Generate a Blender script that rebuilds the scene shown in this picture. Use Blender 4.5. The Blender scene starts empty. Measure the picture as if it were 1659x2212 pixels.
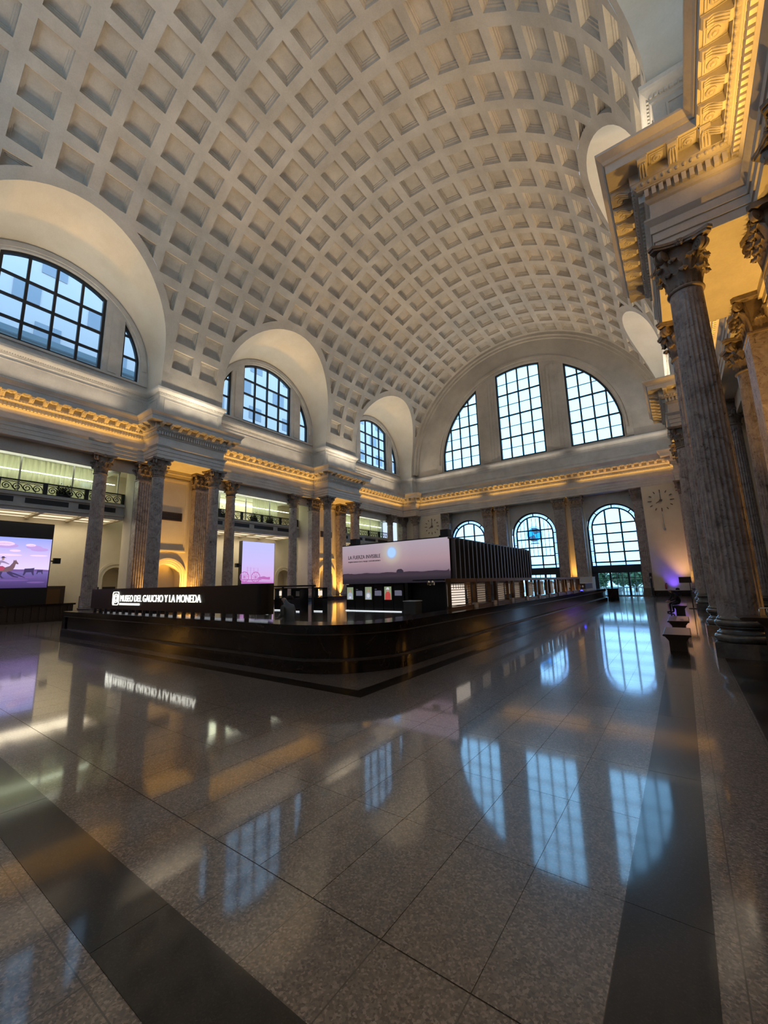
import bpy, bmesh, math, random
from mathutils import Matrix, Vector
random.seed(7)
PI = math.pi
S = bpy.context.scene
COL = S.collection

# ------------------------------------------------------------------ camera
CAMH = 2.05
def cam_rot(yaw, pitch, roll):
    return (Matrix.Rotation(math.radians(yaw), 3, 'Z') @ Matrix.Rotation(PI/2 + math.radians(pitch), 3, 'X')
            @ Matrix.Rotation(math.radians(roll), 3, 'Z'))
cd = bpy.data.cameras.new('camera')
cd.sensor_fit = 'HORIZONTAL'; cd.sensor_width = 36; cd.lens = 875.67/1659*36
cd.clip_end = 500; cd.clip_start = 0.05
cam = bpy.data.objects.new('camera', cd); COL.objects.link(cam)
cam.matrix_world = Matrix.Translation((0, 0, CAMH)) @ cam_rot(35.843, 9.9816, -1.3849).to_4x4()
S.camera = cam

# ------------------------------------------------------------------ world / exposure
w = bpy.data.worlds.new('sky'); S.world = w; w.use_nodes = True
bg = w.node_tree.nodes['Background']; bg.inputs[0].default_value = (0.38, 0.63, 1.0, 1); bg.inputs[1].default_value = 3.0
S.view_settings.view_transform = 'Standard'; S.view_settings.look = 'None'
S.view_settings.exposure = 0.22; S.view_settings.gamma = 1.0
S.view_settings.use_curve_mapping = False
cy = S.cycles
cy.use_denoising = True; cy.max_bounces = 7; cy.diffuse_bounces = 4; cy.glossy_bounces = 4
cy.transparent_max_bounces = 12; cy.transmission_bounces = 4
cy.sample_clamp_indirect = 6.0; cy.caustics_reflective = False; cy.caustics_refractive = False

# ------------------------------------------------------------------ layout constants (metres)
XC, ZS, RV = -15.2, 18.1, 16.2      # hall axis, vault springing height and radius
YN, YE = -4.9, 52.0                  # near and far end of the hall
PITCH = 18.45
PIERS = [16.55 - PITCH, 16.55, 16.55 + PITCH]
BAYS = [16.55 - PITCH/2, 16.55 + PITCH/2, 16.55 + 1.5*PITCH]
HP, HR = 15.75, 18.0                 # frieze plane of piers / of bays, from the axis
HCOL, HCOLR = 16.3, 18.5             # column axes
PHW = 2.75                           # pier half width at the frieze
XE = -14.95                          # axis of the end wall

# ------------------------------------------------------------------ lights of the hall, some added as fill
def area(name, loc, aim, sx, sy, watts, col, spread=PI):
    l = bpy.data.lights.new(name, 'AREA'); l.shape = 'RECTANGLE'; l.size = sx; l.size_y = sy
    l.energy = watts; l.color = col; l.spread = spread
    o = bpy.data.objects.new(name, l); COL.objects.link(o); o.location = loc
    d = Vector(aim).normalized()
    z = -d; x = Vector((0, 1, 0)) if abs(d.y) < 0.9 else Vector((1, 0, 0))
    y = z.cross(x).normalized(); x = y.cross(z)
    o.matrix_world = Matrix.Translation(loc) @ Matrix((x, y, z)).transposed().to_4x4()
    return o
def spot(name, loc, aim, watts, col, angle=60, blend=0.6, rad=0.06):
    l = bpy.data.lights.new(name, 'SPOT'); l.energy = watts; l.color = col
    l.spot_size = math.radians(angle); l.spot_blend = blend; l.shadow_soft_size = rad
    o = bpy.data.objects.new(name, l); COL.objects.link(o)
    o.matrix_world = Matrix.Translation(loc) @ Vector(aim).to_track_quat('-Z', 'Y').to_matrix().to_4x4()
    return o
WARM = (1.0, 0.80, 0.56); NEUT = (1.0, 0.90, 0.76); ORANGE = (1.0, 0.52, 0.10)
for s in (-1, 1):
    for yb in BAYS:
        # flood strips lying on the bay cornice: they light the window bay and the vault
        area('cornice_flood', (XC + s*17.15, yb, 15.14), (-s*0.62, 0, 1), 10.5, 0.25, 225, (1.0, 0.86, 0.67), 1.75)
        area('bay_flood', (XC + s*17.5, yb, 15.14), (s*0.10, 0, 1), 9.0, 0.12, 62, WARM, 1.7)
        # added orange strips standing in for the uplight glow under the bay cornice
        area('soffit_fill', (XC + s*(HR - 0.33), yb, 12.96), (-s*0.35, 0, 1), 12.2, 0.05, 95, ORANGE, 2.4)
    for yp in PIERS:
        area('pier_flood', (XC + s*14.95, yp, 15.14), (-s*0.10, 0, 1), 4.5, 0.25, 150, (1.0, 0.85, 0.64), 2.1)
        for dy in (-2.05, -0.5, 1.1, 2.2):
            spot('attic_spot', (XC + s*15.55, yp + dy, 15.14), (s*0.22, 0, 1), 50, (1, 0.88, 0.66), 58, 1.0, 0.06)
        # floor uplights between the columns and the pier wall
        for dy in (-1.55, 1.55):
            spot('pier_uplight', (XC + s*17.75, yp + dy, 0.35), (s*0.035, -0.02*dy, 1), 2300, ORANGE, 70, 0.8, 0.12)
for x in (-26, -15, -4):
    area('end_soffit_fill', (x, YE - 0.33, 12.96), (0, -0.35, 1), 0.05, 9.5, 55, ORANGE, 2.4)  # added strip, stands in for uplight glow under the end cornice
    area('end_fill', (x, YE - 1.0, 15.16), (0, -0.02, 1), 0.2, 9.0, 50, NEUT, 1.2)  # added fill that brightens the end wall

# ------------------------------------------------------------------ materials
MATS = {}
def nmat(name):
    m = bpy.data.materials.new(name); m.use_nodes = True; MATS[name] = m
    nt = m.node_tree; b = nt.nodes['Principled BSDF']
    return m, nt, b
def node(nt, t, **kw):
    n = nt.nodes.new(t)
    for k, v in kw.items():
        if k in n.inputs: n.inputs[k].default_value = v
        else: setattr(n, k, v)
    return n
def ramp(nt, fac, stops):
    r = nt.nodes.new('ShaderNodeValToRGB'); e = r.color_ramp.elements
    while len(e) < len(stops): e.new(0.5)
    for i, (p, c) in enumerate(stops):
        e[i].position = p; e[i].color = (*c, 1)
    nt.links.new(fac, r.inputs[0]); return r
def coords(nt, obj=False):
    if obj: return nt.nodes.new('ShaderNodeTexCoord').outputs['Object']
    return nt.nodes.new('ShaderNodeNewGeometry').outputs['Position']
def stone(name, c1, c2, rough=0.8, scale=0.6, bump=0.02, fine=14):
    m, nt, b = nmat(name); p = coords(nt)
    n = node(nt, 'ShaderNodeTexNoise', Scale=scale, Detail=6.0, Roughness=0.65); nt.links.new(p, n.inputs['Vector'])
    n2 = node(nt, 'ShaderNodeTexNoise', Scale=float(fine), Detail=3.0); nt.links.new(p, n2.inputs['Vector'])
    mx = node(nt, 'ShaderNodeMath', operation='MULTIPLY_ADD'); mx.inputs[1].default_value = 0.25
    nt.links.new(n2.outputs['Fac'], mx.inputs[0]); nt.links.new(n.outputs['Fac'], mx.inputs[2])
    r = ramp(nt, mx.outputs[0], [(0.42, c1), (0.80, c2)])
    nt.links.new(r.outputs[0], b.inputs['Base Color']); b.inputs['Roughness'].default_value = rough
    if bump:
        bp = node(nt, 'ShaderNodeBump', Strength=0.35, Distance=bump); nt.links.new(n2.outputs['Fac'], bp.inputs['Height'])
        nt.links.new(bp.outputs[0], b.inputs['Normal'])
    return m
def plain(name, c, rough=0.5, metal=0.0, spec=0.5, coat=0.0):
    m, nt, b = nmat(name); b.inputs['Base Color'].default_value = (*c, 1)
    b.inputs['Roughness'].default_value = rough; b.inputs['Metallic'].default_value = metal
    b.inputs['Specular IOR Level'].default_value = spec; b.inputs['Coat Weight'].default_value = coat
    return m
def emit(name, c, strength, base=(0.02, 0.02, 0.02)):
    m, nt, b = nmat(name); b.inputs['Base Color'].default_value = (*base, 1)
    b.inputs['Emission Color'].default_value = (*c, 1); b.inputs['Emission Strength'].default_value = strength
    return m
stone('vault_stone', (0.42, 0.37, 0.30), (0.62, 0.555, 0.465), 0.85, 0.35, 0.006)
stone('coffer_stone', (0.40, 0.35, 0.28), (0.60, 0.53, 0.435), 0.85, 0.5, 0.006)
stone('lunette_plaster', (0.60, 0.525, 0.40), (0.72, 0.645, 0.52), 0.8, 0.3, 0.008)
stone('entablature_stone', (0.54, 0.505, 0.455), (0.70, 0.66, 0.60), 0.75, 0.7, 0.01)
stone('attic_stone', (0.52, 0.48, 0.42), (0.68, 0.635, 0.565), 0.75, 0.7, 0.01)
stone('end_wall_stone', (0.38, 0.335, 0.275), (0.60, 0.535, 0.44), 0.85, 0.22, 0.008)
stone('beige_wall', (0.66, 0.585, 0.44), (0.76, 0.69, 0.545), 0.8, 0.4, 0.006)
stone('balcony_stone', (0.40, 0.40, 0.39), (0.52, 0.52, 0.50), 0.7, 0.8, 0.008)
plain('black_metal', (0.010, 0.010, 0.012), 0.45)
plain('frame_black', (0.012, 0.016, 0.022), 0.4)
plain('black_panel', (0.008, 0.007, 0.008), 0.42)
plain('ribbed_metal', (0.09, 0.085, 0.08), 0.35, 0.3)
plain('bench_wood', (0.030, 0.020, 0.018), 0.28, 0, 0.5, 0.3)
plain('bronze', (0.17, 0.095, 0.045), 0.38, 0.75)
plain('brass_bar', (0.30, 0.22, 0.13), 0.3, 0.9)
plain('chrome', (0.75, 0.75, 0.75), 0.15, 1.0)
plain('paper_white', (0.75, 0.72, 0.66), 0.7)
plain('pale_case', (0.55, 0.56, 0.56), 0.35)
plain('dark_wood', (0.045, 0.026, 0.017), 0.4)
plain('clock_metal', (0.13, 0.09, 0.06), 0.4, 0.6)
plain('skin', (0.42, 0.25, 0.18), 0.6)
plain('jacket', (0.085, 0.115, 0.135), 0.55)
plain('dark_cloth', (0.012, 0.011, 0.012), 0.85)
plain('trousers', (0.022, 0.024, 0.032), 0.85)
plain('red_paint', (0.35, 0.02, 0.02), 0.35)
plain('facade_white', (0.80, 0.60, 0.55), 0.9)
plain('facade_glass', (0.34, 0.30, 0.32), 0.25)
plain('facade_ledge', (0.22, 0.24, 0.26), 0.9)
plain('hedge', (0.13, 0.20, 0.10), 0.9)
plain('pale_balustrade', (0.55, 0.55, 0.52), 0.8)
plain('dark_leaf', (0.02, 0.03, 0.015), 0.8)
plain('room_white', (0.74, 0.75, 0.66), 0.8)
plain('iron', (0.006, 0.007, 0.007), 0.5)
emit('tube_and_reflection', (0.90, 1.0, 0.82), 7.0)
emit('panel_light', (1.0, 0.83, 0.58), 1.0)
emit('sign_light', (1.0, 0.98, 0.86), 1.6)
emit('strip_light', (0.86, 0.93, 1.0), 1.0)
emit('paper_glow', (1.0, 0.86, 0.72), 0.8); emit('teller_paper', (0.9, 0.72, 0.55), 0.16, (0.4, 0.36, 0.3))  # glow put into paper and prints in place of light falling on them
emit('blue_light', (0.03, 0.03, 1.0), 7.0)
emit('lamp_orange', (1.0, 0.55, 0.12), 4.0)
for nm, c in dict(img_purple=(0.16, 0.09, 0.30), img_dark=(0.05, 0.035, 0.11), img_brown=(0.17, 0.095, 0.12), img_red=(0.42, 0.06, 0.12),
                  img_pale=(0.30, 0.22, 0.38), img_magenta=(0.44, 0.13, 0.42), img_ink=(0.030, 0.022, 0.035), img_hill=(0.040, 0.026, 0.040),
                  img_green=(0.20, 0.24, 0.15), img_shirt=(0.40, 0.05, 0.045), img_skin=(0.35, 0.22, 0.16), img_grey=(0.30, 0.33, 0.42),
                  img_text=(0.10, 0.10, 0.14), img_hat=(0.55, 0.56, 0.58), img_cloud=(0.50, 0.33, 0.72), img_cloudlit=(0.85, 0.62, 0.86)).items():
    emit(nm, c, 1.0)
# curtain: pale cloth that lets light through
m, nt, b = nmat('curtain'); b.inputs['Base Color'].default_value = (0.62, 0.62, 0.50, 1); b.inputs['Roughness'].default_value = 0.9
tr = node(nt, 'ShaderNodeBsdfTranslucent'); tr.inputs[0].default_value = (0.62, 0.64, 0.50, 1)
ms = node(nt, 'ShaderNodeMixShader'); ms.inputs[0].default_value = 0.45
nt.links.new(b.outputs[0], ms.inputs[1]); nt.links.new(tr.outputs[0], ms.inputs[2])
nt.links.new(ms.outputs[0], nt.nodes['Material Output'].inputs[0])
# window glass
def glass(name, tint, gloss=0.08):
    m, nt, b = nmat(name)
    t = node(nt, 'ShaderNodeBsdfTransparent'); t.inputs[0].default_value = (*tint, 1)
    g = node(nt, 'ShaderNodeBsdfGlossy'); g.inputs['Roughness'].default_value = 0.05
    mx = node(nt, 'ShaderNodeMixShader'); mx.inputs[0].default_value = 0.04
    nt.links.new(t.outputs[0], mx.inputs[1]); nt.links.new(g.outputs[0], mx.inputs[2])
    nt.links.new(mx.outputs[0], nt.nodes['Material Output'].inputs[0]); return m
glass('glass', (0.84, 0.98, 1.0)); glass('glass_clear', (0.97, 0.98, 0.93)); glass('glass_frost', (0.72, 0.82, 0.94)); glass('glass_blue', (0.22, 0.60, 0.88)); glass('glass_grey', (0.30, 0.32, 0.36))
# column marble
m, nt, b = nmat('column_marble'); p = coords(nt)
n1 = node(nt, 'ShaderNodeTexNoise', Scale=2.2, Detail=8.0, Roughness=0.72, Distortion=1.2); nt.links.new(p, n1.inputs['Vector'])
n2 = node(nt, 'ShaderNodeTexNoise', Scale=11.0, Detail=5.0, Roughness=0.7); nt.links.new(p, n2.inputs['Vector'])
r1 = ramp(nt, n1.outputs['Fac'], [(0.30, (0.10, 0.085, 0.082)), (0.45, (0.33, 0.275, 0.255)), (0.60, (0.46, 0.40, 0.37)), (0.75, (0.62, 0.57, 0.53))])
r2 = ramp(nt, n2.outputs['Fac'], [(0.33, (0.18, 0.16, 0.15)), (0.42, (1, 1, 1))])
mx = node(nt, 'ShaderNodeMix', data_type='RGBA', blend_type='MULTIPLY'); mx.inputs[0].default_value = 0.85
nt.links.new(r1.outputs[0], mx.inputs[6]); nt.links.new(r2.outputs[0], mx.inputs[7]); nt.links.new(mx.outputs[2], b.inputs['Base Color'])
b.inputs['Roughness'].default_value = 0.42
bp = node(nt, 'ShaderNodeBump', Strength=0.5, Distance=0.02); nt.links.new(r2.outputs[0], bp.inputs['Height']); nt.links.new(bp.outputs[0], b.inputs['Normal'])
stone('capital_stone', (0.15, 0.12, 0.10), (0.34, 0.27, 0.22), 0.5, 2.5, 0.01)
stone('base_marble', (0.10, 0.095, 0.09), (0.20, 0.19, 0.175), 0.12, 3.0, 0)
# floor granite
def granite(name, cols, rough, scale, grid=None, coat_ior=1.75, spec=0.5):
    m, nt, b = nmat(name); p = coords(nt)
    v = node(nt, 'ShaderNodeTexVoronoi', Scale=scale, feature='F1'); nt.links.new(p, v.inputs['Vector'])
    sep = node(nt, 'ShaderNodeSeparateColor'); nt.links.new(v.outputs['Color'], sep.inputs[0])
    r = ramp(nt, sep.outputs[0], cols)
    n = node(nt, 'ShaderNodeTexNoise', Scale=0.55, Detail=4.0); nt.links.new(p, n.inputs['Vector'])
    r2 = ramp(nt, n.outputs['Fac'], [(0.3, (0.80, 0.80, 0.82)), (0.7, (1.12, 1.08, 1.05))])
    mx = node(nt, 'ShaderNodeMix', data_type='RGBA', blend_type='MULTIPLY'); mx.inputs[0].default_value = 1.0
    nt.links.new(r.outputs[0], mx.inputs[6]); nt.links.new(r2.outputs[0], mx.inputs[7])
    out = mx.outputs[2]
    if grid:
        bt = node(nt, 'ShaderNodeTexBrick', offset=0.0, squash=1.0); mp = node(nt, 'ShaderNodeMapping')
        mp.inputs['Location'].default_value = (0.555, -1.09, 0)
        nt.links.new(p, mp.inputs['Vector']); nt.links.new(mp.outputs[0], bt.inputs['Vector'])
        bt.inputs['Scale'].default_value = 1.0; bt.inputs['Brick Width'].default_value = 0.565; bt.inputs['Row Height'].default_value = 1.11
        bt.inputs['Mortar Size'].default_value = 0.004; bt.inputs['Mortar Smooth'].default_value = 0.0
        m2 = node(nt, 'ShaderNodeMix', data_type='RGBA'); nt.links.new(bt.outputs['Fac'], m2.inputs[0])
        nt.links.new(out, m2.inputs[6]); m2.inputs[7].default_value = (0.02, 0.017, 0.015, 1); out = m2.outputs[2]
    nt.links.new(out, b.inputs['Base Color'])
    n3 = node(nt, 'ShaderNodeTexNoise', Scale=1.1, Detail=3.0); nt.links.new(p, n3.inputs['Vector'])
    mr = node(nt, 'ShaderNodeMapRange'); mr.inputs[3].default_value = rough*0.75; mr.inputs[4].default_value = rough*1.3
    nt.links.new(n3.outputs['Fac'], mr.inputs[0]); b.inputs['Roughness'].default_value = 0.30
    b.inputs['IOR'].default_value = 1.5
    b.inputs['Coat Weight'].default_value = 1.0; b.inputs['Coat IOR'].default_value = coat_ior
    b.inputs['Specular IOR Level'].default_value = spec
    nt.links.new(mr.outputs[0], b.inputs['Coat Roughness'])
    return m
GR = [(0.0, (0.05, 0.043, 0.041)), (0.35, (0.135, 0.115, 0.104)), (0.7, (0.20, 0.168, 0.150)), (0.95, (0.36, 0.31, 0.27))]
granite('floor_granite', GR, 0.06, 75.0); granite('floor_granite_grid', GR, 0.06, 75.0, True)
granite('black_granite', [(0.0, (0.008, 0.007, 0.007)), (0.8, (0.016, 0.014, 0.013)), (1.0, (0.03, 0.027, 0.025))], 0.07, 120.0, None, 1.42, 0.15)
m, nt, b = nmat('black_marble'); p = coords(nt)
n1 = node(nt, 'ShaderNodeTexNoise', Scale=0.9, Detail=6.0, Distortion=2.5); nt.links.new(p, n1.inputs['Vector'])
r1 = ramp(nt, n1.outputs['Fac'], [(0.0, (0.010, 0.007, 0.007)), (0.492, (0.013, 0.009, 0.009)), (0.5, (0.075, 0.055, 0.05)), (0.508, (0.013, 0.009, 0.009)), (1.0, (0.016, 0.010, 0.010))])
nt.links.new(r1.outputs[0], b.inputs['Base Color']); b.inputs['Roughness'].default_value = 0.13
plain('groove_marble', (0.075, 0.066, 0.062), 0.3)
# LED wall: dusk landscape, lit by its own picture (object z = height, x = width)
def gradient_screen(name, stops, strength, z0, z1, sun=None):
    m, nt, b = nmat(name); p = coords(nt); sx = node(nt, 'ShaderNodeSeparateXYZ'); nt.links.new(p, sx.inputs[0])
    mr = node(nt, 'ShaderNodeMapRange'); mr.inputs[1].default_value = z0; mr.inputs[2].default_value = z1
    nt.links.new(sx.outputs[2], mr.inputs[0]); r = ramp(nt, mr.outputs[0], stops); out = r.outputs[0]
    if sun:
        (px, pz, rad, halo) = sun
        cb = node(nt, 'ShaderNodeCombineXYZ'); nt.links.new(sx.outputs[0], cb.inputs[0]); nt.links.new(sx.outputs[2], cb.inputs[2])
        ds = node(nt, 'ShaderNodeVectorMath', operation='DISTANCE'); ds.inputs[1].default_value = (px, 0, pz); nt.links.new(cb.outputs[0], ds.inputs[0])
        m2 = node(nt, 'ShaderNodeMapRange'); m2.inputs[1].default_value = 0.0; m2.inputs[2].default_value = halo
        nt.links.new(ds.outputs['Value'], m2.inputs[0])
        r3 = ramp(nt, m2.outputs[0], [(0.0, (1, 1, 1)), (rad/halo*0.8, (1, 1, 1)), (rad/halo*1.15, (0.4, 0.4, 0.4)), (0.55, (0.08, 0.08, 0.08)), (1.0, (0, 0, 0))])
        r4 = ramp(nt, m2.outputs[0], [(0.0, (0.36, 0.55, 1.0)), (rad/halo, (0.36, 0.58, 0.95)), (rad/halo*1.5, (0.62, 0.62, 0.42)), (1.0, (0.6, 0.45, 0.42))])
        mx = node(nt, 'ShaderNodeMix', data_type='RGBA'); nt.links.new(r3.outputs[0], mx.inputs[0]); nt.links.new(out, mx.inputs[6]); nt.links.new(r4.outputs[0], mx.inputs[7]); out = mx.outputs[2]
    b.inputs['Base Color'].default_value = (0.02, 0.02, 0.02, 1); nt.links.new(out, b.inputs['Emission Color']); b.inputs['Emission Strength'].default_value = strength
    return m
gradient_screen('led_dusk', [(0.0, (0.012, 0.009, 0.014)), (0.10, (0.020, 0.014, 0.022)), (0.235, (0.055, 0.040, 0.055)), (0.27, (0.20, 0.14, 0.18)), (0.55, (0.34, 0.23, 0.26)), (1.0, (0.36, 0.30, 0.36))], 1.0, 2.05, 3.87, (-10.47, 3.41, 0.23, 1.1))
gradient_screen('led_lilac', [(0.0, (0.50, 0.26, 0.55)), (0.12, (0.62, 0.40, 0.72)), (0.5, (0.55, 0.47, 0.85)), (1.0, (0.46, 0.48, 0.92))], 1.0, 2.4, 6.75)
gradient_screen('led_pampa', [(0.0, (0.05, 0.03, 0.12)), (0.14, (0.10, 0.06, 0.22)), (0.30, (0.16, 0.12, 0.36)), (0.345, (0.22, 0.18, 0.50)), (0.36, (0.75, 0.62, 0.92)), (0.6, (0.66, 0.52, 0.92)), (1.0, (0.30, 0.36, 0.88))], 1.0, 2.33, 5.75)

# ------------------------------------------------------------------ mesh helpers
class MB:
    def __init__(self): self.v = []; self.f = []
    def face(self, pts):
        n = len(self.v); self.v += [tuple(p) for p in pts]; self.f.append(list(range(n, n + len(pts))))
    def box(self, x0, x1, y0, y1, z0, z1):
        n = len(self.v)
        self.v += [(x, y, z) for z in (z0, z1) for y in (y0, y1) for x in (x0, x1)]
        self.f += [[n + i for i in q] for q in ((0, 2, 3, 1), (4, 5, 7, 6), (0, 1, 5, 4), (2, 6, 7, 3), (0, 4, 6, 2), (1, 3, 7, 5))]
        return self
    def prism(self, poly, fn, a, b):
        # poly: 2D points; fn(u, v, t) -> 3D; extruded from t = a to t = b
        n = len(self.v); k = len(poly)
        self.v += [fn(u, v, a) for u, v in poly] + [fn(u, v, b) for u, v in poly]
        self.f += [list(range(n, n + k))[::-1], list(range(n + k, n + 2*k))]
        self.f += [[n + i, n + (i + 1) % k, n + k + (i + 1) % k, n + k + i] for i in range(k)]
        return self
    def loft(self, rings, closed=True, cap0=False, cap1=False):
        n = len(self.v); k = len(rings[0])
        for r in rings: self.v += [tuple(p) for p in r]
        for j in range(len(rings) - 1):
            for i in range(k if closed else k - 1):
                i2 = (i + 1) % k
                self.f.append([n + j*k + i, n + j*k + i2, n + (j + 1)*k + i2, n + (j + 1)*k + i])
        if cap0: self.f.append(list(range(n, n + k))[::-1])
        if cap1: self.f.append(list(range(n + (len(rings) - 1)*k, n + len(rings)*k)))
        return self
    def lathe(self, prof, seg=24, cx=0, cy=0, cap=True):
        rings = [[(cx + r*math.cos(2*PI*i/seg), cy + r*math.sin(2*PI*i/seg), z) for i in range(seg)] for r, z in prof]
        return self.loft(rings, True, cap, cap)
    def tube(self, pts, r, seg=6, cap=True):
        pts = [Vector(p) for p in pts]; rings = []
        for i, p in enumerate(pts):
            t = (pts[min(i + 1, len(pts) - 1)] - pts[max(i - 1, 0)]).normalized()
            a = Vector((0, 0, 1)) if abs(t.z) < 0.9 else Vector((1, 0, 0))
            u = t.cross(a).normalized(); v = t.cross(u)
            rr = r[i] if isinstance(r, (list, tuple)) else r
            rings.append([p + (u*math.cos(2*PI*k/seg) + v*math.sin(2*PI*k/seg))*rr for k in range(seg)])
        return self.loft(rings, True, cap, cap)
    def data(self, name, mat, smooth=False, recalc=True):
        me = bpy.data.meshes.new(name); me.from_pydata(self.v, [], self.f)
        if recalc:
            bm = bmesh.new(); bm.from_mesh(me); bmesh.ops.recalc_face_normals(bm, faces=bm.faces); bm.to_mesh(me); bm.free()
        if mat: me.materials.append(MATS[mat])
        if smooth:
            for p in me.polygons: p.use_smooth = True
        me.update(); return me
    def build(self, name, mat, parent=None, smooth=False, recalc=True, loc=None):
        return put(name, self.data(name, mat, smooth, recalc), parent, loc)
def put(name, data, parent=None, loc=None, mtx=None):
    o = bpy.data.objects.new(name, data); COL.objects.link(o)
    if mtx is not None: o.matrix_local = mtx
    elif loc is not None: o.location = loc
    if parent is not None: o.parent = parent
    return o
def tag(o, label, cat, group=None, kind=None):
    o['label'] = label
    if cat: o['category'] = cat
    if group: o['group'] = group
    if kind: o['kind'] = kind
    return o
def struct(o, label=None):
    o['kind'] = 'structure'
    if label: o['label'] = label
    return o
def empty(name, loc=(0, 0, 0), rz=0):
    o = bpy.data.objects.new(name, None); COL.objects.link(o); o.location = loc; o.rotation_euler = (0, 0, rz)
    o.empty_display_size = 0.1; return o
def copy_tree(o, parent=None):
    c = o.copy(); COL.objects.link(c); c.parent = parent
    for ch in list(o.children): copy_tree(ch, c)
    return c
def shade_auto(me, ang=35):
    for p in me.polygons: p.use_smooth = True
    me.set_sharp_from_angle(angle=math.radians(ang))

# ================================================================== THE SETTING
# ---------------------------------------------------------------- floor
mb = MB(); mb.box(-41, 12, YN - 0.5, 55, -0.30, -0.003)
floor = struct(mb.build('floor', 'floor_granite_grid'), 'polished brown-grey granite floor of the hall')
SW, SL = 0.565, 1.11
slab = MB(); g = 0.0022
slab.box(g, SW - g, g, SL - g, -0.02, 0.0)
slab_me = slab.data('floor_slab', 'floor_granite')
cells = []
for i in range(0, 40):
    for j in range(-4, 40):
        x0 = -0.555 - SW*(i + 1); y0 = 1.09 + SL*j
        x1, y1 = x0 + SW, y0 + SL
        if y0 < 1.64 and y1 > 1.17: continue
        if x0 < -5.0 and y1 > 6.1: continue
        if y1 < -0.1: continue
        d = math.hypot((x0 + x1)/2, (y0 + y1)/2)
        q = Vector(((x0 + x1)/2, (y0 + y1)/2, -CAMH)); qc = cam.matrix_world.to_3x3().transposed() @ q
        if qc.z > -0.3 or abs(qc.x/qc.z)*875 > 960 or abs(qc.y/qc.z)*875 > 1250: continue
        cells.append((d, x0, y0))
cells.sort()
for d, x0, y0 in cells[:290]: put('floor_slab', slab_me, floor, (x0, y0, 0))
def stripe(x0, x1, y0, y1, n, axis):
    # black border stones laid end to end
    for k in range(n):
        b_ = MB()
        if axis == 'y': a, c = y0 + (y1 - y0)*k/n, y0 + (y1 - y0)*(k + 1)/n; b_.box(x0 + 0.002, x1 - 0.002, a + 0.002, c - 0.002, -0.02, 0.0005)
        else: a, c = x0 + (x1 - x0)*k/n, x0 + (x1 - x0)*(k + 1)/n; b_.box(a + 0.002, c - 0.002, y0 + 0.002, y1 - 0.002, -0.02, 0.0005)
        b_.build('border_stone', 'black_granite', floor)
stripe(-0.555, -0.10, 1.18, 3.31, 1, 'y'); stripe(-0.555, -0.10, 3.31, 43.0, 18, 'y'); stripe(-0.555, -0.10, -4.8, 1.18, 3, 'y')
stripe(-30, -0.555, 1.18, 1.63, 12, 'x')
stripe(-5.41, -5.05, 6.11, 43.0, 14, 'y'); stripe(-26.0, -5.41, 6.11, 6.47, 9, 'x')
stripe(0.60, 8.0, YN, 51.5, 1, 'y')
stripe(-28.0, -0.1, 43.0, 43.9, 8, 'x')

# ---------------------------------------------------------------- vault
TH0, THP, THH = 8.1, 7.8, 2.775
YW = 0.83; YP = PITCH/8
rows = [TH0 + THP*i for i in range(22)]
cols = [PIERS[1] + YP/2 + YP*k for k in range(-10, 15)]
NA = 30
def arch_poly(off, r, zc, zb, n=NA):
    # stilted arch outline in (y offset, z): up one side, over, down the other
    pts = [(-off, zb), (-off, (zb + zc)/2)]
    for i in range(n + 1):
        a = PI - PI*i/n; pts.append((off*math.cos(a), zc + r*math.sin(a)))
    pts += [(off, (zb + zc)/2), (off, zb)]
    return pts
RIM_O = arch_poly(7.13, 7.25, 20.6, 17.6)
RIM_I = arch_poly(6.58, 6.62, 20.6, 17.6)
WALL_I = arch_poly(6.40, 6.42, 19.3, 17.6)
def vault_h(z): return math.sqrt(max(RV**2 - (z - ZS)**2, 0)) if z > ZS else RV
def vp(s, y, z): return (XC + s*vault_h(z), y, z)
def inside(poly, u, v):
    n = len(poly)
    for i in range(n - 1):
        (a, b_), (c, d) = poly[i], poly[i + 1]
        if (c - a)*(v - b_) - (d - b_)*(u - a) > 1e-7: return False
    return True
def cut_lunettes(bm, only=None):
    for s in (-1, 1):
        for yb in BAYS:
            for i in range(len(RIM_O) - 1):
                (a, b_), (c, d) = RIM_O[i], RIM_O[i + 1]
                fs = [f for f in bm.faces if s*(f.calc_center_median().x - XC) > 8 and abs(f.calc_center_median().y - yb) < 8.6 and f.calc_center_median().z < 29.5]
                if not fs: break
                geom = list({e for f in fs for e in f.edges}) + list({v_ for f in fs for v_ in f.verts}) + fs
                no = Vector((0, -(d - b_), (c - a))).normalized()
                bmesh.ops.bisect_plane(bm, geom=geom, dist=1e-5, plane_co=(0, yb + a, b_), plane_no=no)
            kill = [f for f in bm.faces if s*(f.calc_center_median().x - XC) > 8 and inside(RIM_O, f.calc_center_median().y - yb, f.calc_center_median().z)]
            if kill: bmesh.ops.delete(bm, geom=kill, context='FACES')
def ang_pt(deg, y, r=RV):
    a = math.radians(deg); return (XC - r*math.cos(a), y, ZS + r*math.sin(a))
ae = [0.0]
for t in rows: ae += [t - THH, t + THH]
ae.append(180.0)
ye = [YN - 0.6]
for c in cols:
    if c - YW > ye[-1] + 0.05: ye += [c - YW, c + YW]
ye.append(YE)
ye_c = set((round(c - YW, 4)) for c in cols)
bm = bmesh.new(); cache = {}
def bv(d, y):
    k = (round(d, 4), round(y, 4))
    if k not in cache: cache[k] = bm.verts.new(ang_pt(d, y))
    return cache[k]
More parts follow.
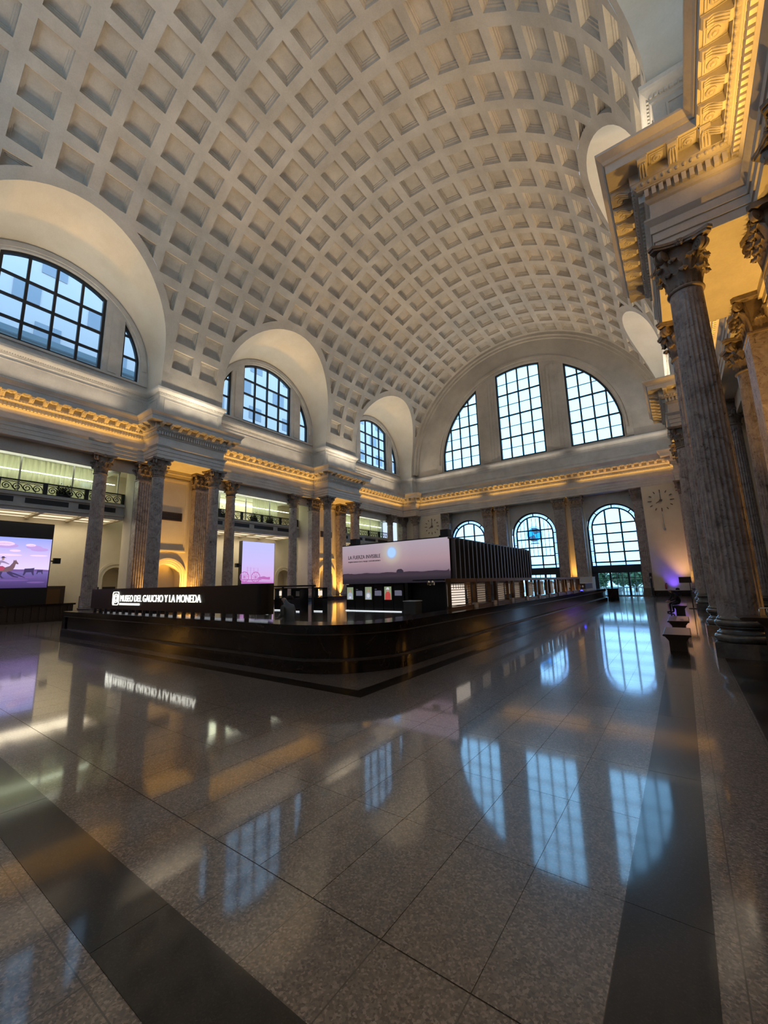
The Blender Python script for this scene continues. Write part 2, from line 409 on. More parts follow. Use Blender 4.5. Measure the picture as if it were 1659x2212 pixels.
for i in range(len(ae) - 1):
    for j in range(len(ye) - 1):
        if i % 2 == 1 and round(ye[j], 4) in ye_c: continue
        bm.faces.new([bv(ae[i], ye[j]), bv(ae[i + 1], ye[j]), bv(ae[i + 1], ye[j + 1]), bv(ae[i], ye[j + 1])])
cut_lunettes(bm)
me = bpy.data.meshes.new('ceiling'); bm.to_mesh(me); bm.free(); me.materials.append(MATS['vault_stone'])
ceiling = struct(put('ceiling', me), 'beige stone barrel vault with square coffers')
# lunette rims flush with the vault, and the pocket walls behind the rim
for s in (-1, 1):
    for yb in BAYS:
        mb = MB()
        ro = [vp(s, yb + u, v) for u, v in RIM_O]; ri = [vp(s, yb + u, v) for u, v in RIM_I]
        mb.loft([ro, ri], False)
        def outw(p, k):
            d = Vector((p[0] - XC, 0, max(p[2] - ZS, 0))); d.normalize(); return tuple(Vector(p) + d*k)
        mb.loft([ro, [outw(p, 0.5) for p in ro]], False)
        o = mb.build('lunette_rim', 'vault_stone', ceiling, recalc=False)
        mb = MB(); wi = [(XC + s*18.2, yb + u, v) for u, v in WALL_I]
        mids = [[tuple(Vector(a).lerp(Vector(b_), t)) for a, b_ in zip(ri, wi)] for t in (0.33, 0.66)]
        mb.loft([ri] + mids + [wi], False)
        o = mb.build('lunette_vault', 'lunette_plaster', ceiling, recalc=False); shade_auto(o.data, 40)
# coffers
HV = RV*math.sin(math.radians(THH)); W0 = RV*math.cos(math.radians(THH))
steps = [(YW, HV, 0.0), (YW - 0.03, HV - 0.03, 0.20), (YW - 0.13, HV - 0.125, 0.20), (YW - 0.135, HV - 0.13, 0.27), (YW - 0.215, HV - 0.205, 0.27), (YW - 0.22, HV - 0.21, 0.34)]
cm = MB()
for k in range(len(steps) - 1):
    (a, b_, c0), (d, e, c1) = steps[k], steps[k + 1]
    r0 = [(-a, -b_, c0), (a, -b_, c0), (a, b_, c0), (-a, b_, c0)]; r1 = [(-d, -e, c1), (d, -e, c1), (d, e, c1), (-d, e, c1)]
    cm.loft([r0, r1])
cm.face([(-d, -e, c1), (d, -e, c1), (d, e, c1), (-d, e, c1)])
coffer_me = cm.data('coffer', 'coffer_stone', recalc=False)
todo = []; rest = MB()
for t in rows:
    for c in cols:
        a = math.radians(t); rad = Vector((-math.cos(a), 0, math.sin(a))); tan = Vector((math.sin(a), 0, math.cos(a)))
        M = Matrix.Translation(Vector((XC, c, ZS)) + rad*W0) @ Matrix((Vector((0, 1, 0)), tan, rad)).transposed().to_4x4()
        s = -1 if t < 90 else 1
        corners = [M @ Vector((u, v, ww)) for u in (-YW, YW) for v in (-HV, HV) for ww in (0, 0.0)]
        n_in = 0; near = False
        for yb in BAYS:
            if abs(c - yb) < 9 and corners[0].z < 30:
                ins = [inside(RIM_O, p.y - yb, p.z) for p in corners]
                n_in = max(n_in, sum(ins))
                ctr = M.translation
                if any(ins) or inside(RIM_O, ctr.y - yb, ctr.z): near = True
        if n_in == len(corners): continue
        P = M.translation - cam.location; qc = cam.matrix_world.to_3x3().transposed() @ P
        vis = qc.z < -1 and abs(qc.x/qc.z)*875 < 900 and abs(qc.y/qc.z)*875 < 1180
        todo.append((0 if vis else 1, P.length, M, near))
todo.sort(key=lambda q: (q[0], q[1]))
cnt = 0
for vis, dist, M, near in todo:
    if cnt < 295 and vis == 0:
        if near:
            bm = bmesh.new(); bm.from_mesh(coffer_me); bm.transform(M); cut_lunettes(bm)
            if not bm.faces: bm.free(); continue
            bm.transform(M.inverted()); me = bpy.data.meshes.new('coffer'); bm.to_mesh(me); bm.free(); me.materials.append(MATS['coffer_stone'])
            put('coffer', me, ceiling, mtx=M)
        else: put('coffer', coffer_me, ceiling, mtx=M)
        cnt += 1
    else:
        bm = bmesh.new(); bm.from_mesh(coffer_me); bm.transform(M)
        if near: cut_lunettes(bm)
        bm.verts.index_update(); n = len(rest.v); rest.v += [tuple(v_.co) for v_ in bm.verts]
        rest.f += [[n + v_.index for v_ in f.verts] for f in bm.faces]; bm.free()
if rest.v:
    o = rest.build('coffer', 'coffer_stone', ceiling, recalc=False); o['kind'] = 'stuff'

# ---------------------------------------------------------------- swept mouldings
def plan_path(hr, hp, phw, ye_, jog=True):
    L = [(-hr, YN)]
    for yp in PIERS:
        a, b_ = yp - phw, yp + phw
        if a > YN: L += [(-hr, a), (-hp, a)]
        else: L = [(-hp, YN)]
        L += [(-hp, b_), (-hr, b_)]
    if jog: L += [(-hr, 50.9), (-hp, 50.9), (-hp, ye_)]
    else: L += [(-hr, ye_)]
    R = [(-h, y) for h, y in reversed(L)]
    return [(XC + h, y) for h, y in L + R]
def offset_pts(path, d):
    out = []
    n = len(path)
    def nrm(i):
        (a, b_), (c, e) = path[i], path[i + 1]; l = math.hypot(c - a, e - b_); return ((e - b_)/l, -(c - a)/l)
    for i, (x, y) in enumerate(path):
        if i == 0: nx, ny = nrm(0)
        elif i == n - 1: nx, ny = nrm(n - 2)
        else:
            a, b_ = nrm(i - 1), nrm(i); nx, ny = a[0] + b_[0], a[1] + b_[1]
        out.append((x + nx*d, y + ny*d))
    return out
def sweep(path, prof):
    mb = MB(); rings = []
    for d, z in prof: rings.append([(x, y, z) for x, y in offset_pts(path, d)])
    mb.loft(rings, False); return mb
P_ENT = plan_path(HR, HP, PHW, YE)
ARCH = [(-0.06, 11.85), (0, 11.85), (0, 12.12), (0.04, 12.14), (0.04, 12.40), (0.08, 12.42), (0.08, 12.66), (0.13, 12.72), (0.20, 12.82), (0.20, 12.88), (0.0, 12.90)]
FRZ = [(0, 12.90), (0, 13.48), (0.06, 13.52), (0.12, 13.60), (0.12, 13.88), (0.27, 13.90), (0.27, 13.93)]
CORN = [(0.27, 13.93), (0.31, 13.95), (0.38, 14.03), (0.40, 14.10), (0.42, 14.10), (0.42, 14.42), (0.98, 14.42), (0.98, 14.70), (1.02, 14.72), (1.06, 14.82), (1.15, 14.92), (1.20, 14.98), (1.20, 15.06), (-0.4, 15.12)]
arch_o = struct(sweep(P_ENT, ARCH).build('trim_1', 'entablature_stone', recalc=False), 'pale stone architrave of stepped bands running round the hall')
frz_o = struct(sweep(P_ENT, FRZ).build('trim_2', 'entablature_stone', recalc=False), 'plain pale stone frieze under the dentils')
corn_o = struct(sweep(P_ENT, CORN).build('trim_3', 'entablature_stone', recalc=False), 'deep stone cornice with modillions and rosettes')
# soffits and solid backs of the entablature
mb = MB()
for s in (-1, 1):
    for yp in PIERS:
        xa, xb = sorted((XC + s*(HP + 0.02), XC + s*18.9)); mb.box(xa, xb, max(yp - PHW, YN) + 0.02, yp + PHW - 0.02, 11.853, 12.1)
    xa, xb = sorted((XC + s*(HR + 0.03), XC + s*19.2)); mb.box(xa, xb, YN, YE, 11.86, 15.0)
    xa, xb = sorted((XC + s*(HP + 0.02), XC + s*18.2)); mb.box(xa, xb, 50.92, YE + 0.6, 11.855, 12.1)
mb.box(XC - HP, XC + HP, YE + 0.03, YE + 1.6, 11.86, 15.0)
struct(mb.build('trim_4', 'entablature_stone'), 'pale stone soffit blocks above the columns')
# dentils, modillions, rosettes
dent = MB(); dent.box(-0.055, 0.055, -0.13, 0.0, -0.25, 0.0); dent_me = dent.data('dentil', 'entablature_stone')
mod = MB()
pr = [(0.0, 0.0), (0.54, 0.0), (0.54, -0.07), (0.50, -0.12), (0.42, -0.15), (0.34, -0.13), (0.24, -0.17), (0.14, -0.26), (0.05, -0.31), (0.0, -0.31)]
mod.prism(pr, lambda u, v, t: (t, -u, v), -0.12, 0.12)
mod.box(-0.145, 0.145, -0.55, 0.0, -0.035, 0.0)
for k in (-1, 0, 1): mod.tube([(0.075*k, -0.06, -0.31), (0.075*k, -0.18, -0.24), (0.07*k, -0.32, -0.15), (0.05*k, -0.45, -0.16)], 0.026, 5)
mod_me = mod.data('modillion', 'entablature_stone')
ros = MB()
ros.box(-0.2, 0.2, -0.2, 0.2, -0.03, 0.02); ros.box(-0.15, 0.15, -0.15, 0.15, -0.05, -0.03)
ros.lathe([(0.125, -0.05), (0.12, -0.08), (0.085, -0.10), (0.06, -0.075), (0.04, -0.11), (0.0, -0.12)], 10)
ros_me = ros.data('rosette', 'entablature_stone')
egg = MB(); dents = []; mods = []; roses = []
def seg_run(d, fn, pitch, margin=0.0):
    base = offset_pts(P_ENT, d)
    for i in range(len(base) - 1):
        (a, b_), (c, e) = base[i], base[i + 1]; l = math.hypot(c - a, e - b_)
        if l < 0.2: continue
        n = max(1, round((l - 2*margin)/pitch)); tx, ty = (c - a)/l, (e - b_)/l
        for k in range(n): 
            t = margin + (l - 2*margin)*(k + 0.5)/n
            fn(a + tx*t, b_ + ty*t, math.atan2(ty, tx))
seg_run(0.12, lambda x, y, a: dents.append((x, y, a)), 0.19)
seg_run(0.42, lambda x, y, a: mods.append((x, y, a)), 0.70)
def cam_d(x, y, z):
    P = Vector((x, y, z)) - cam.location; qc = cam.matrix_world.to_3x3().transposed() @ P
    vis = qc.z < -0.5 and abs(qc.x/qc.z)*875 < 860 and abs(qc.y/qc.z)*875 < 1140
    return (0 if vis else 1, P.length)
dents.sort(key=lambda q: cam_d(q[0], q[1], 13.8))
rest = MB()
for k, (x, y, a) in enumerate(dents):
    M = Matrix.Translation((x, y, 13.88)) @ Matrix.Rotation(a, 4, 'Z')
    if k < 290: put('dentil', dent_me, frz_o, mtx=M)
    else:
        n = len(rest.v); rest.v += [tuple(M @ Vector(p)) for p in dent.v]; rest.f += [[n + i for i in f] for f in dent.f]
o = rest.build('dentil', 'entablature_stone', frz_o); o['kind'] = 'stuff'
for (x, y, a) in mods: put('modillion', mod_me, corn_o, mtx=Matrix.Translation((x, y, 14.42)) @ Matrix.Rotation(a, 4, 'Z'))
base = offset_pts(P_ENT, 0.70)
seg_run(0.70, lambda x, y, a: roses.append((x, y, a)), 0.70)
rl = []
base42 = offset_pts(P_ENT, 0.42)
for i in range(len(base42) - 1):
    (a, b_), (c, e) = base42[i], base42[i + 1]; l = math.hypot(c - a, e - b_)
    if l < 0.9: continue
    n = max(1, round(l/0.70)); tx, ty = (c - a)/l, (e - b_)/l; nx, ny = ty, -tx
    for k in range(1, n):
        t = l*k/n; rl.append((a + tx*t + nx*0.28, b_ + ty*t + ny*0.28, math.atan2(ty, tx)))
rl.sort(key=lambda q: cam_d(q[0], q[1], 14.4))
for (x, y, a) in rl[:150]: put('rosette', ros_me, corn_o, mtx=Matrix.Translation((x, y, 14.42)) @ Matrix.Rotation(a, 4, 'Z'))
eg = []
seg_run(0.355, lambda x, y, a: eg.append((x, y, a)), 0.17)
eg.sort(key=lambda q: cam_d(q[0], q[1], 14)); em = MB()
unit = MB(); unit.lathe([(0.0, -0.06), (0.045, -0.04), (0.062, 0.01), (0.045, 0.055), (0.0, 0.07)], 7)
for (x, y, a) in eg[:420]:
    n = len(em.v); em.v += [(x + p[0], y + p[1], 14.02 + p[2]) for p in unit.v]; em.f += [[n + i for i in f] for f in unit.f]
o = em.build('egg_moulding', 'entablature_stone', corn_o, True); o['kind'] = 'stuff'

# ---------------------------------------------------------------- attic
P_AT = plan_path(18.2, 16.22, 2.68, YE)
AT = [(0.0, 15.05), (0.16, 15.06), (0.16, 15.34), (0.10, 15.38), (0.04, 15.46), (0.0, 15.48), (0.0, 17.02), (0.05, 17.06), (0.07, 17.22), (0.14, 17.30), (0.24, 17.42), (0.28, 17.50), (0.28, 17.66), (0.0, 17.72)]
attic = struct(sweep(P_AT, AT).build('trim_5', 'attic_stone', recalc=False), 'pale attic band with raised panels above the cornice')
panel = []
for i in range(len(P_AT) - 1):
    (a, b_), (c, e) = P_AT[i], P_AT[i + 1]; l = math.hypot(c - a, e - b_)
    if l < 1.6: continue
    tx, ty = (c - a)/l, (e - b_)/l; nx, ny = ty, -tx
    mb = MB()
    def bar(t0, t1, z0, z1):
        mb.prism([(t0, z0), (t1, z0), (t1, z1), (t0, z1)], lambda u, v, t: (a + tx*u + nx*t, b_ + ty*u + ny*t, v), -0.02, 0.035)
    m_ = 0.35; bar(m_, l - m_, 15.68, 15.74); bar(m_, l - m_, 16.78, 16.84); bar(m_, m_ + 0.06, 15.74, 16.78); bar(l - m_ - 0.06, l - m_, 15.74, 16.78)
    mb.build('panel_frame', 'attic_stone', attic)
mb = MB()
for s in (-1, 1):
    for yp in PIERS:
        xa, xb = sorted((XC + s*16.2, XC + s*18.7)); mb.box(xa, xb, max(yp - 2.62, YN), yp + 2.62, 17.55, 18.13)
    xa, xb = sorted((XC + s*16.2, XC + s*18.7)); mb.box(xa, xb, BAYS[2] + 6.6, YE, 17.55, 18.13)
mb.build('pier_block', 'vault_stone', attic)
# small dentil course under the attic cap
ad = []
base = offset_pts(P_AT, 0.07)
rest = MB()
for i in range(len(base) - 1):
    (a, b_), (c, e) = base[i], base[i + 1]; l = math.hypot(c - a, e - b_)
    if l < 0.3 or abs((b_ + e)/2 - YE) < 0.5: continue
    n = int(l/0.13); tx, ty = (c - a)/l, (e - b_)/l; nx, ny = ty, -tx
    for k in range(n):
        t = l*(k + 0.5)/n
        for q in (0,): rest.prism([(t - 0.035, 17.18), (t + 0.035, 17.18), (t + 0.035, 17.29), (t - 0.035, 17.29)], lambda u, v, w_: (a + tx*u + nx*w_, b_ + ty*u + ny*w_, v), 0.0, 0.06)
o = rest.build('attic_dentil', 'attic_stone', attic, recalc=False); o['kind'] = 'stuff'
# black slots on the pier attics (spot housings)
for s in (-1, 1):
    for yp in PIERS[1:]:
        mb = MB(); x = XC + s*(16.22 - 0.17); mb.box(min(x, x - s*0.03), max(x, x - s*0.03), yp - 0.5, yp + 1.0, 15.10, 15.26); mb.build('light_housing', 'black_metal', attic)

# ---------------------------------------------------------------- windows
WN = [0]
def strips(f0, f1, u0, u1, n):
    out = []
    for i in range(n + 1):
        u = u0 + (u1 - u0)*i/n; out.append((u, f0(u), f1(u)))
    return out
def poly_cell(u0, u1, z0, z1, top, bot=None, n=6):
    up = []
    lo = []
    for i in range(n + 1):
        u = u0 + (u1 - u0)*i/n
        t = min(z1, top(u))
        if t > z0 + 0.01: up.append((u, t)); lo.append((u, z0))
    if len(up) < 2: return None
    if max(p[1] for p in up) - z0 < 0.06: return None
    return lo + up[::-1]
def outline(u0, u1, z0, top, n=24):
    pts = [(u0, z0), (u1, z0)]
    for i in range(n + 1):
        u = u1 - (u1 - u0)*i/n; t = top(u)
        if t > z0 + 0.001: pts.append((u, t))
    return pts
def inset(poly, d):
    n = len(poly); out = []
    for i in range(n):
        p0, p1, p2 = Vector(poly[i - 1]), Vector(poly[i]), Vector(poly[(i + 1) % n])
        e1 = (p1 - p0); e2 = (p2 - p1)
        if e1.length < 1e-6 or e2.length < 1e-6: out.append(tuple(p1)); continue
        e1.normalize(); e2.normalize()
        n1 = Vector((-e1.y, e1.x)); n2 = Vector((-e2.y, e2.x)); m_ = n1 + n2
        if m_.length < 1e-6: out.append(tuple(p1)); continue
        m_.normalize(); k = d/max(m_.dot(n1), 0.35); out.append(tuple(p1 + m_*k))
    return out
def ring(mb, po, pi_, fn, a, b_):
    k = len(po)
    mb.loft([[fn(u, v, a) for u, v in po], [fn(u, v, b_) for u, v in po], [fn(u, v, b_) for u, v in pi_], [fn(u, v, a) for u, v in pi_], [fn(u, v, a) for u, v in po]], True)
def grid_window(fn, u0, u1, z0, top, us, zs, fw=0.16, mw=0.10, thin=None, glassm='glass', label=None, depth=0.12):
    """fn(u, v, t): t grows outwards. frame ring + bars + one pane per light."""
    WN[0] += 1
    w_ = empty('window_%d' % WN[0], fn((u0 + u1)/2, z0, 0.0)); struct(w_, label)
    off = Vector(w_.location)
    F = lambda u, v, t: tuple(Vector(fn(u, v, t)) - off)
    po = outline(u0, u1, z0, top); pi_ = inset(po, fw)
    mb = MB(); ring(mb, po, pi_, F, -depth, depth); mb.build('window_frame', 'frame_black', w_)
    itop = lambda u: top(u) - fw
    for u in us:
        zt = itop(u)
        if zt > z0 + fw + 0.1:
            mb = MB(); mb.prism([(u - mw/2, z0 + fw*0.6), (u + mw/2, z0 + fw*0.6), (u + mw/2, zt + fw*0.5), (u - mw/2, zt + fw*0.5)], F, -depth*0.7, depth*0.7); mb.build('muntin', 'frame_black', w_)
    def span(z):
        ok = [u0 + (u1 - u0)*i/80 for i in range(81) if top(u0 + (u1 - u0)*i/80) > z]
        return (min(ok), max(ok)) if ok else None
    for q, z in enumerate(zs):
        sp = span(z)
        if not sp or sp[1] - sp[0] < 0.1: continue
        t_ = mw if not (thin and q in thin) else mw*0.3
        mb = MB(); mb.prism([(sp[0] + fw*0.3, z - t_/2), (sp[1] - fw*0.3, z - t_/2), (sp[1] - fw*0.3, z + t_/2), (sp[0] + fw*0.3, z + t_/2)], F, -depth*0.65, depth*0.65); mb.build('muntin', 'frame_black', w_)
    U = [u0 + fw*0.4] + list(us) + [u1 - fw*0.4]; Z = [z0 + fw*0.4] + list(zs) + [99]
    for i in range(len(U) - 1):
        for j in range(len(Z) - 1):
            c = poly_cell(U[i], U[i + 1], Z[j], Z[j + 1], lambda u: top(u) - fw*0.4)
            if c is None: continue
            mb = MB(); mb.prism(c, F, -0.008, 0.008); mb.build('pane', glassm, w_)
    return w_
def circ(u_c, zc, r): return lambda u: zc + math.sqrt(max(r*r - (u - u_c)**2, 0))
# side walls with the lunette windows
def wall_strip(mb, fn, cuts, zlo, ztop, holes):
    """vertical strips between cuts; holes: list of (u0, u1, z0, topfn)"""
    for i in range(len(cuts) - 1):
        a, c = cuts[i], cuts[i + 1]; mid = (a + c)/2; hole = None
        for h in holes:
            if h[0] - 1e-6 <= mid <= h[1] + 1e-6: hole = h
        def quad(l0, h0, l1, h1):
            if h0 - l0 < 1e-4 and h1 - l1 < 1e-4: return
            mb.face([fn(a, l0, 0), fn(c, l1, 0), fn(c, h1, 0), fn(a, h0, 0)])
        if hole is None: quad(zlo(a), ztop(a), zlo(c), ztop(c))
        else:
            quad(zlo(a), hole[2], zlo(c), hole[2]); quad(min(hole[3](a), ztop(a)), ztop(a), min(hole[3](c), ztop(c)), ztop(c))
def mkcuts(u0, u1, n, extra):
    c = sorted(set([round(u0 + (u1 - u0)*i/n, 5) for i in range(n + 1)] + [round(e, 5) for e in extra])); return c
for s, side in ((-1, 'left'), (1, 'right')):
    mb = MB(); rv = MB(); fm = MB()
    for yb in BAYS:
        fn = lambda u, v, t, s=s, yb=yb: (XC + s*(18.2 + t), yb + u, v)
        top = circ(0, 19.4, 5.75); arch = lambda u: 19.3 + 6.42*math.sqrt(max(1 - (u/6.4)**2, 0)) + 0.05
        holes = [(-3.1, 3.1, 18.35, top), (4.42, 5.70, 18.35, top), (-5.70, -4.42, 18.35, top)]
        cuts = mkcuts(-6.4, 6.4, 64, [-3.1, 3.1, 4.42, 5.70, -5.70, -4.42])
        wall_strip(mb, fn, cuts, lambda u: 17.6, arch, holes)
        for h in holes:
            po = outline(h[0], h[1], h[2], h[3]); rv.loft([[fn(u, v, 0) for u, v in po], [fn(u, v, 0.5) for u, v in po]], True)
        # stone surround: raised arch band and pilaster strips between the lights
        bandO = [(6.22*math.cos(PI*i/40), 19.4 + 6.22*math.sin(PI*i/40)) for i in range(41)]
        bandI = [(5.9*math.cos(PI*i/40), 19.4 + 5.9*math.sin(PI*i/40)) for i in range(41)]
        fm.loft([[fn(u, v, 0.0) for u, v in bandO], [fn(u, v, -0.10) for u, v in bandO], [fn(u, v, -0.10) for u, v in bandI], [fn(u, v, 0.0) for u, v in bandI]], False)
        for sg in (-1, 1):
            fm.prism([(sg*3.5, 18.4), (sg*4.05, 18.4), (sg*4.05, 23.2), (sg*3.5, 23.7)], fn, -0.05, 0.02)
        fm.prism([(-6.3, 18.12), (6.3, 18.12), (6.3, 18.27), (-6.3, 18.27)], fn, -0.14, 0.0)
        fnw = lambda u, v, t, s=s, yb=yb: (XC + s*(18.55 + t), yb + u, v)
        nm = ['with the white facade behind it', 'between the two piers', 'by the end wall'][BAYS.index(yb)]
        grid_window(fnw, -3.1, 3.1, 18.35, top, [-1.55, 0.0, 1.55], [19.85, 21.4, 22.95], 0.2, 0.17)
        grid_window(fnw, 4.42, 5.70, 18.35, top, [], [20.3, 22.1], 0.16, 0.15)
        grid_window(fnw, -5.70, -4.42, 18.35, top, [], [20.3, 22.1], 0.16, 0.15)
    wl = struct(mb.build('wall_' + side, 'attic_stone', recalc=False), 'stone side wall with lunette windows')
    rv.build('window_reveal', 'attic_stone', wl, recalc=False); fm.build('window_surround', 'attic_stone', wl)
    # outer shell over the bays so no sky leaks between wall and vault
    mb = MB()
    xa, xb = sorted((XC + s*18.75, XC + s*18.95))
    for yb, yb2 in zip([YN] + [b_ + 6.45 for b_ in BAYS], [b_ - 6.45 for b_ in BAYS] + [YE + 0.5]):
        mb.box(xa, xb, yb, yb2, 11, 36)
    for yb in BAYS: mb.box(xa, xb, yb - 6.45, yb + 6.45, 25.8, 36); mb.box(xa, xb, yb - 6.45, yb + 6.45, 11, 17.9)
    o = mb.build('outer_wall', 'attic_stone', wl)

# end wall: upper lunette
mb = MB(); rv = MB(); fm = MB()
fe = lambda u, v, t: (XE + u, YE + t, v)
etop = circ(0, 19.0, 11.65)
EH = [(-2.98, 2.98, 17.93, etop), (5.85, 11.55, 17.93, etop), (-11.55, -5.85, 17.93, etop)]
varch = lambda u: ZS + math.sqrt(max(RV**2 - (u + XE - XC)**2, 0)) + 0.02
c0, c1 = XC - RV - XE, XC + RV - XE
cuts = mkcuts(c0, c1, 96, [-2.98, 2.98, 5.85, 11.55, -5.85, -11.55])
wall_strip(mb, fe, cuts, lambda u: 17.6, varch, EH)
# behind the entablature of the end wall, below
wall_far = struct(mb.build('wall_far', 'end_wall_stone', recalc=False), 'stained stone end wall with great lunette window')
for h in EH:
    po = outline(h[0], h[1], h[2], h[3], 30); rv.loft([[fe(u, v, 0) for u, v in po], [fe(u, v, 0.6) for u, v in po]], True)
rv.build('window_reveal', 'end_wall_stone', wall_far, recalc=False)
def arcband(mbx, ro, ri, zc, t0, t1, fn, cx=0.0, n=60, a0=0, a1=PI):
    A = [(cx + ro*math.cos(a0 + (a1 - a0)*i/n), zc + ro*math.sin(a0 + (a1 - a0)*i/n)) for i in range(n + 1)]
    B = [(cx + ri*math.cos(a0 + (a1 - a0)*i/n), zc + ri*math.sin(a0 + (a1 - a0)*i/n)) for i in range(n + 1)]
    mbx.loft([[fn(u, v, t0) for u, v in A], [fn(u, v, t1) for u, v in A], [fn(u, v, t1) for u, v in B], [fn(u, v, t0) for u, v in B]], False)
arcband(fm, 12.45, 12.1, 19.0, 0.0, -0.16, fe); arcband(fm, 12.1, 11.75, 19.0, 0.0, -0.07, fe)
arcband(fm, RV, RV - 0.35, ZS, 0.0, -0.75, fe, XC - XE); arcband(fm, RV - 0.35, RV - 0.6, ZS, 0.0, -0.35, fe, XC - XE)
for sg in (-1, 1):
    for (a, c, t) in ((3.35, 5.5, -0.04), (3.75, 5.1, -0.09), (4.15, 4.7, -0.13)):
        ua, uc = sorted((sg*a, sg*c)); fm.prism([(ua, 17.95), (uc, 17.95), (uc, etop(abs(c)) - 0.2), (ua, etop(abs(c)) - 0.2)], fe, t, 0.02)
    ua, uc = sorted((sg*11.75, sg*12.45)); fm.prism([(ua, 17.9), (uc, 17.9), (uc, 19.0), (ua, 19.0)], fe, -0.12, 0.02)
fm.build('window_surround', 'end_wall_stone', wall_far)
few = lambda u, v, t: (XE + u, YE + 0.3 + t, v)
zr = [19.5, 20.95, 22.5, 24.05, 25.6, 27.15, 28.7]
grid_window(few, -2.98, 2.98, 17.93, etop, [-1.49, 0, 1.49], zr, 0.22, 0.18, thin=(0, 2, 4, 6))
grid_window(few, 5.85, 11.55, 17.93, etop, [7.3, 8.75, 10.2], zr, 0.22, 0.18, thin=(0, 2, 4, 6))
grid_window(few, -11.55, -5.85, 17.93, etop, [-10.2, -8.75, -7.3], zr, 0.22, 0.18, thin=(0, 2, 4, 6))
# end wall, lower storey: back wall with three arched openings, side piers with the clocks
YB = 53.5
fb = lambda u, v, t: (XE + u, YB + t, v)
CX = [-9.0, 0.05, 9.1]; AW, ASP = 2.8, 7.87
mb = MB(); holes = [(c - AW, c + AW, -0.01, circ(c, ASP, AW)) for c in CX]
ex = [e for c in CX for e in (c - AW, c + AW)]
wall_strip(mb, fb, mkcuts(-13.2, 13.2, 90, ex), lambda u: -0.01, lambda u: 11.9, holes)
mb.build('lower_wall', 'attic_stone', wall_far, recalc=False)
mb = MB()
for c in CX:
    po = outline(c - AW, c + AW, 0.0, circ(c, ASP, AW), 30)[1:]
    mb.loft([[fb(u, v, 0) for u, v in po], [fb(u, v, 0.7) for u, v in po]], False)
mb.build('window_reveal', 'end_wall_stone', wall_far, recalc=False)
mb = MB(); mb.box(XC - 20, XE - 12.55, YE + 0.05, YB + 1, 0, 11.9); o = mb.build('clock_pier', 'beige_wall', wall_far)
mb = MB(); mb.box(XE + 12.35, XC + 20, YE + 0.05, YB + 1, 0, 11.9); o = mb.build('clock_pier', 'beige_wall', wall_far)
mb = MB()
for a, c in ((XC - 19, XE - 12.5), (XE + 12.3, XC + 19)): mb.box(a, c, YE - 0.02, YB, 0, 0.62)
struct(mb.build('baseboard_far', 'black_marble'), 'black marble skirting of the end wall')
mb = MB(); mb.box(XC - 19, XC + 19, YE + 1.7, YE + 1.9, 11.8, 36); 
# (outer skin only outside of the windows)
mb = MB()
for a, c in ((XC - 18.9, XE - 11.8), (XE + 11.8, XC + 18.9)): mb.box(a, c, YE + 0.7, YE + 0.9, 15, 36)
mb.box(XE - 11.8, XE + 11.8, YE + 0.7, YE + 0.9, 30.9, 36); mb.box(XC - 18.9, XC + 18.9, YE + 0.7, YE + 0.9, 12, 17.8)
mb.build('outer_wall', 'end_wall_stone', wall_far)
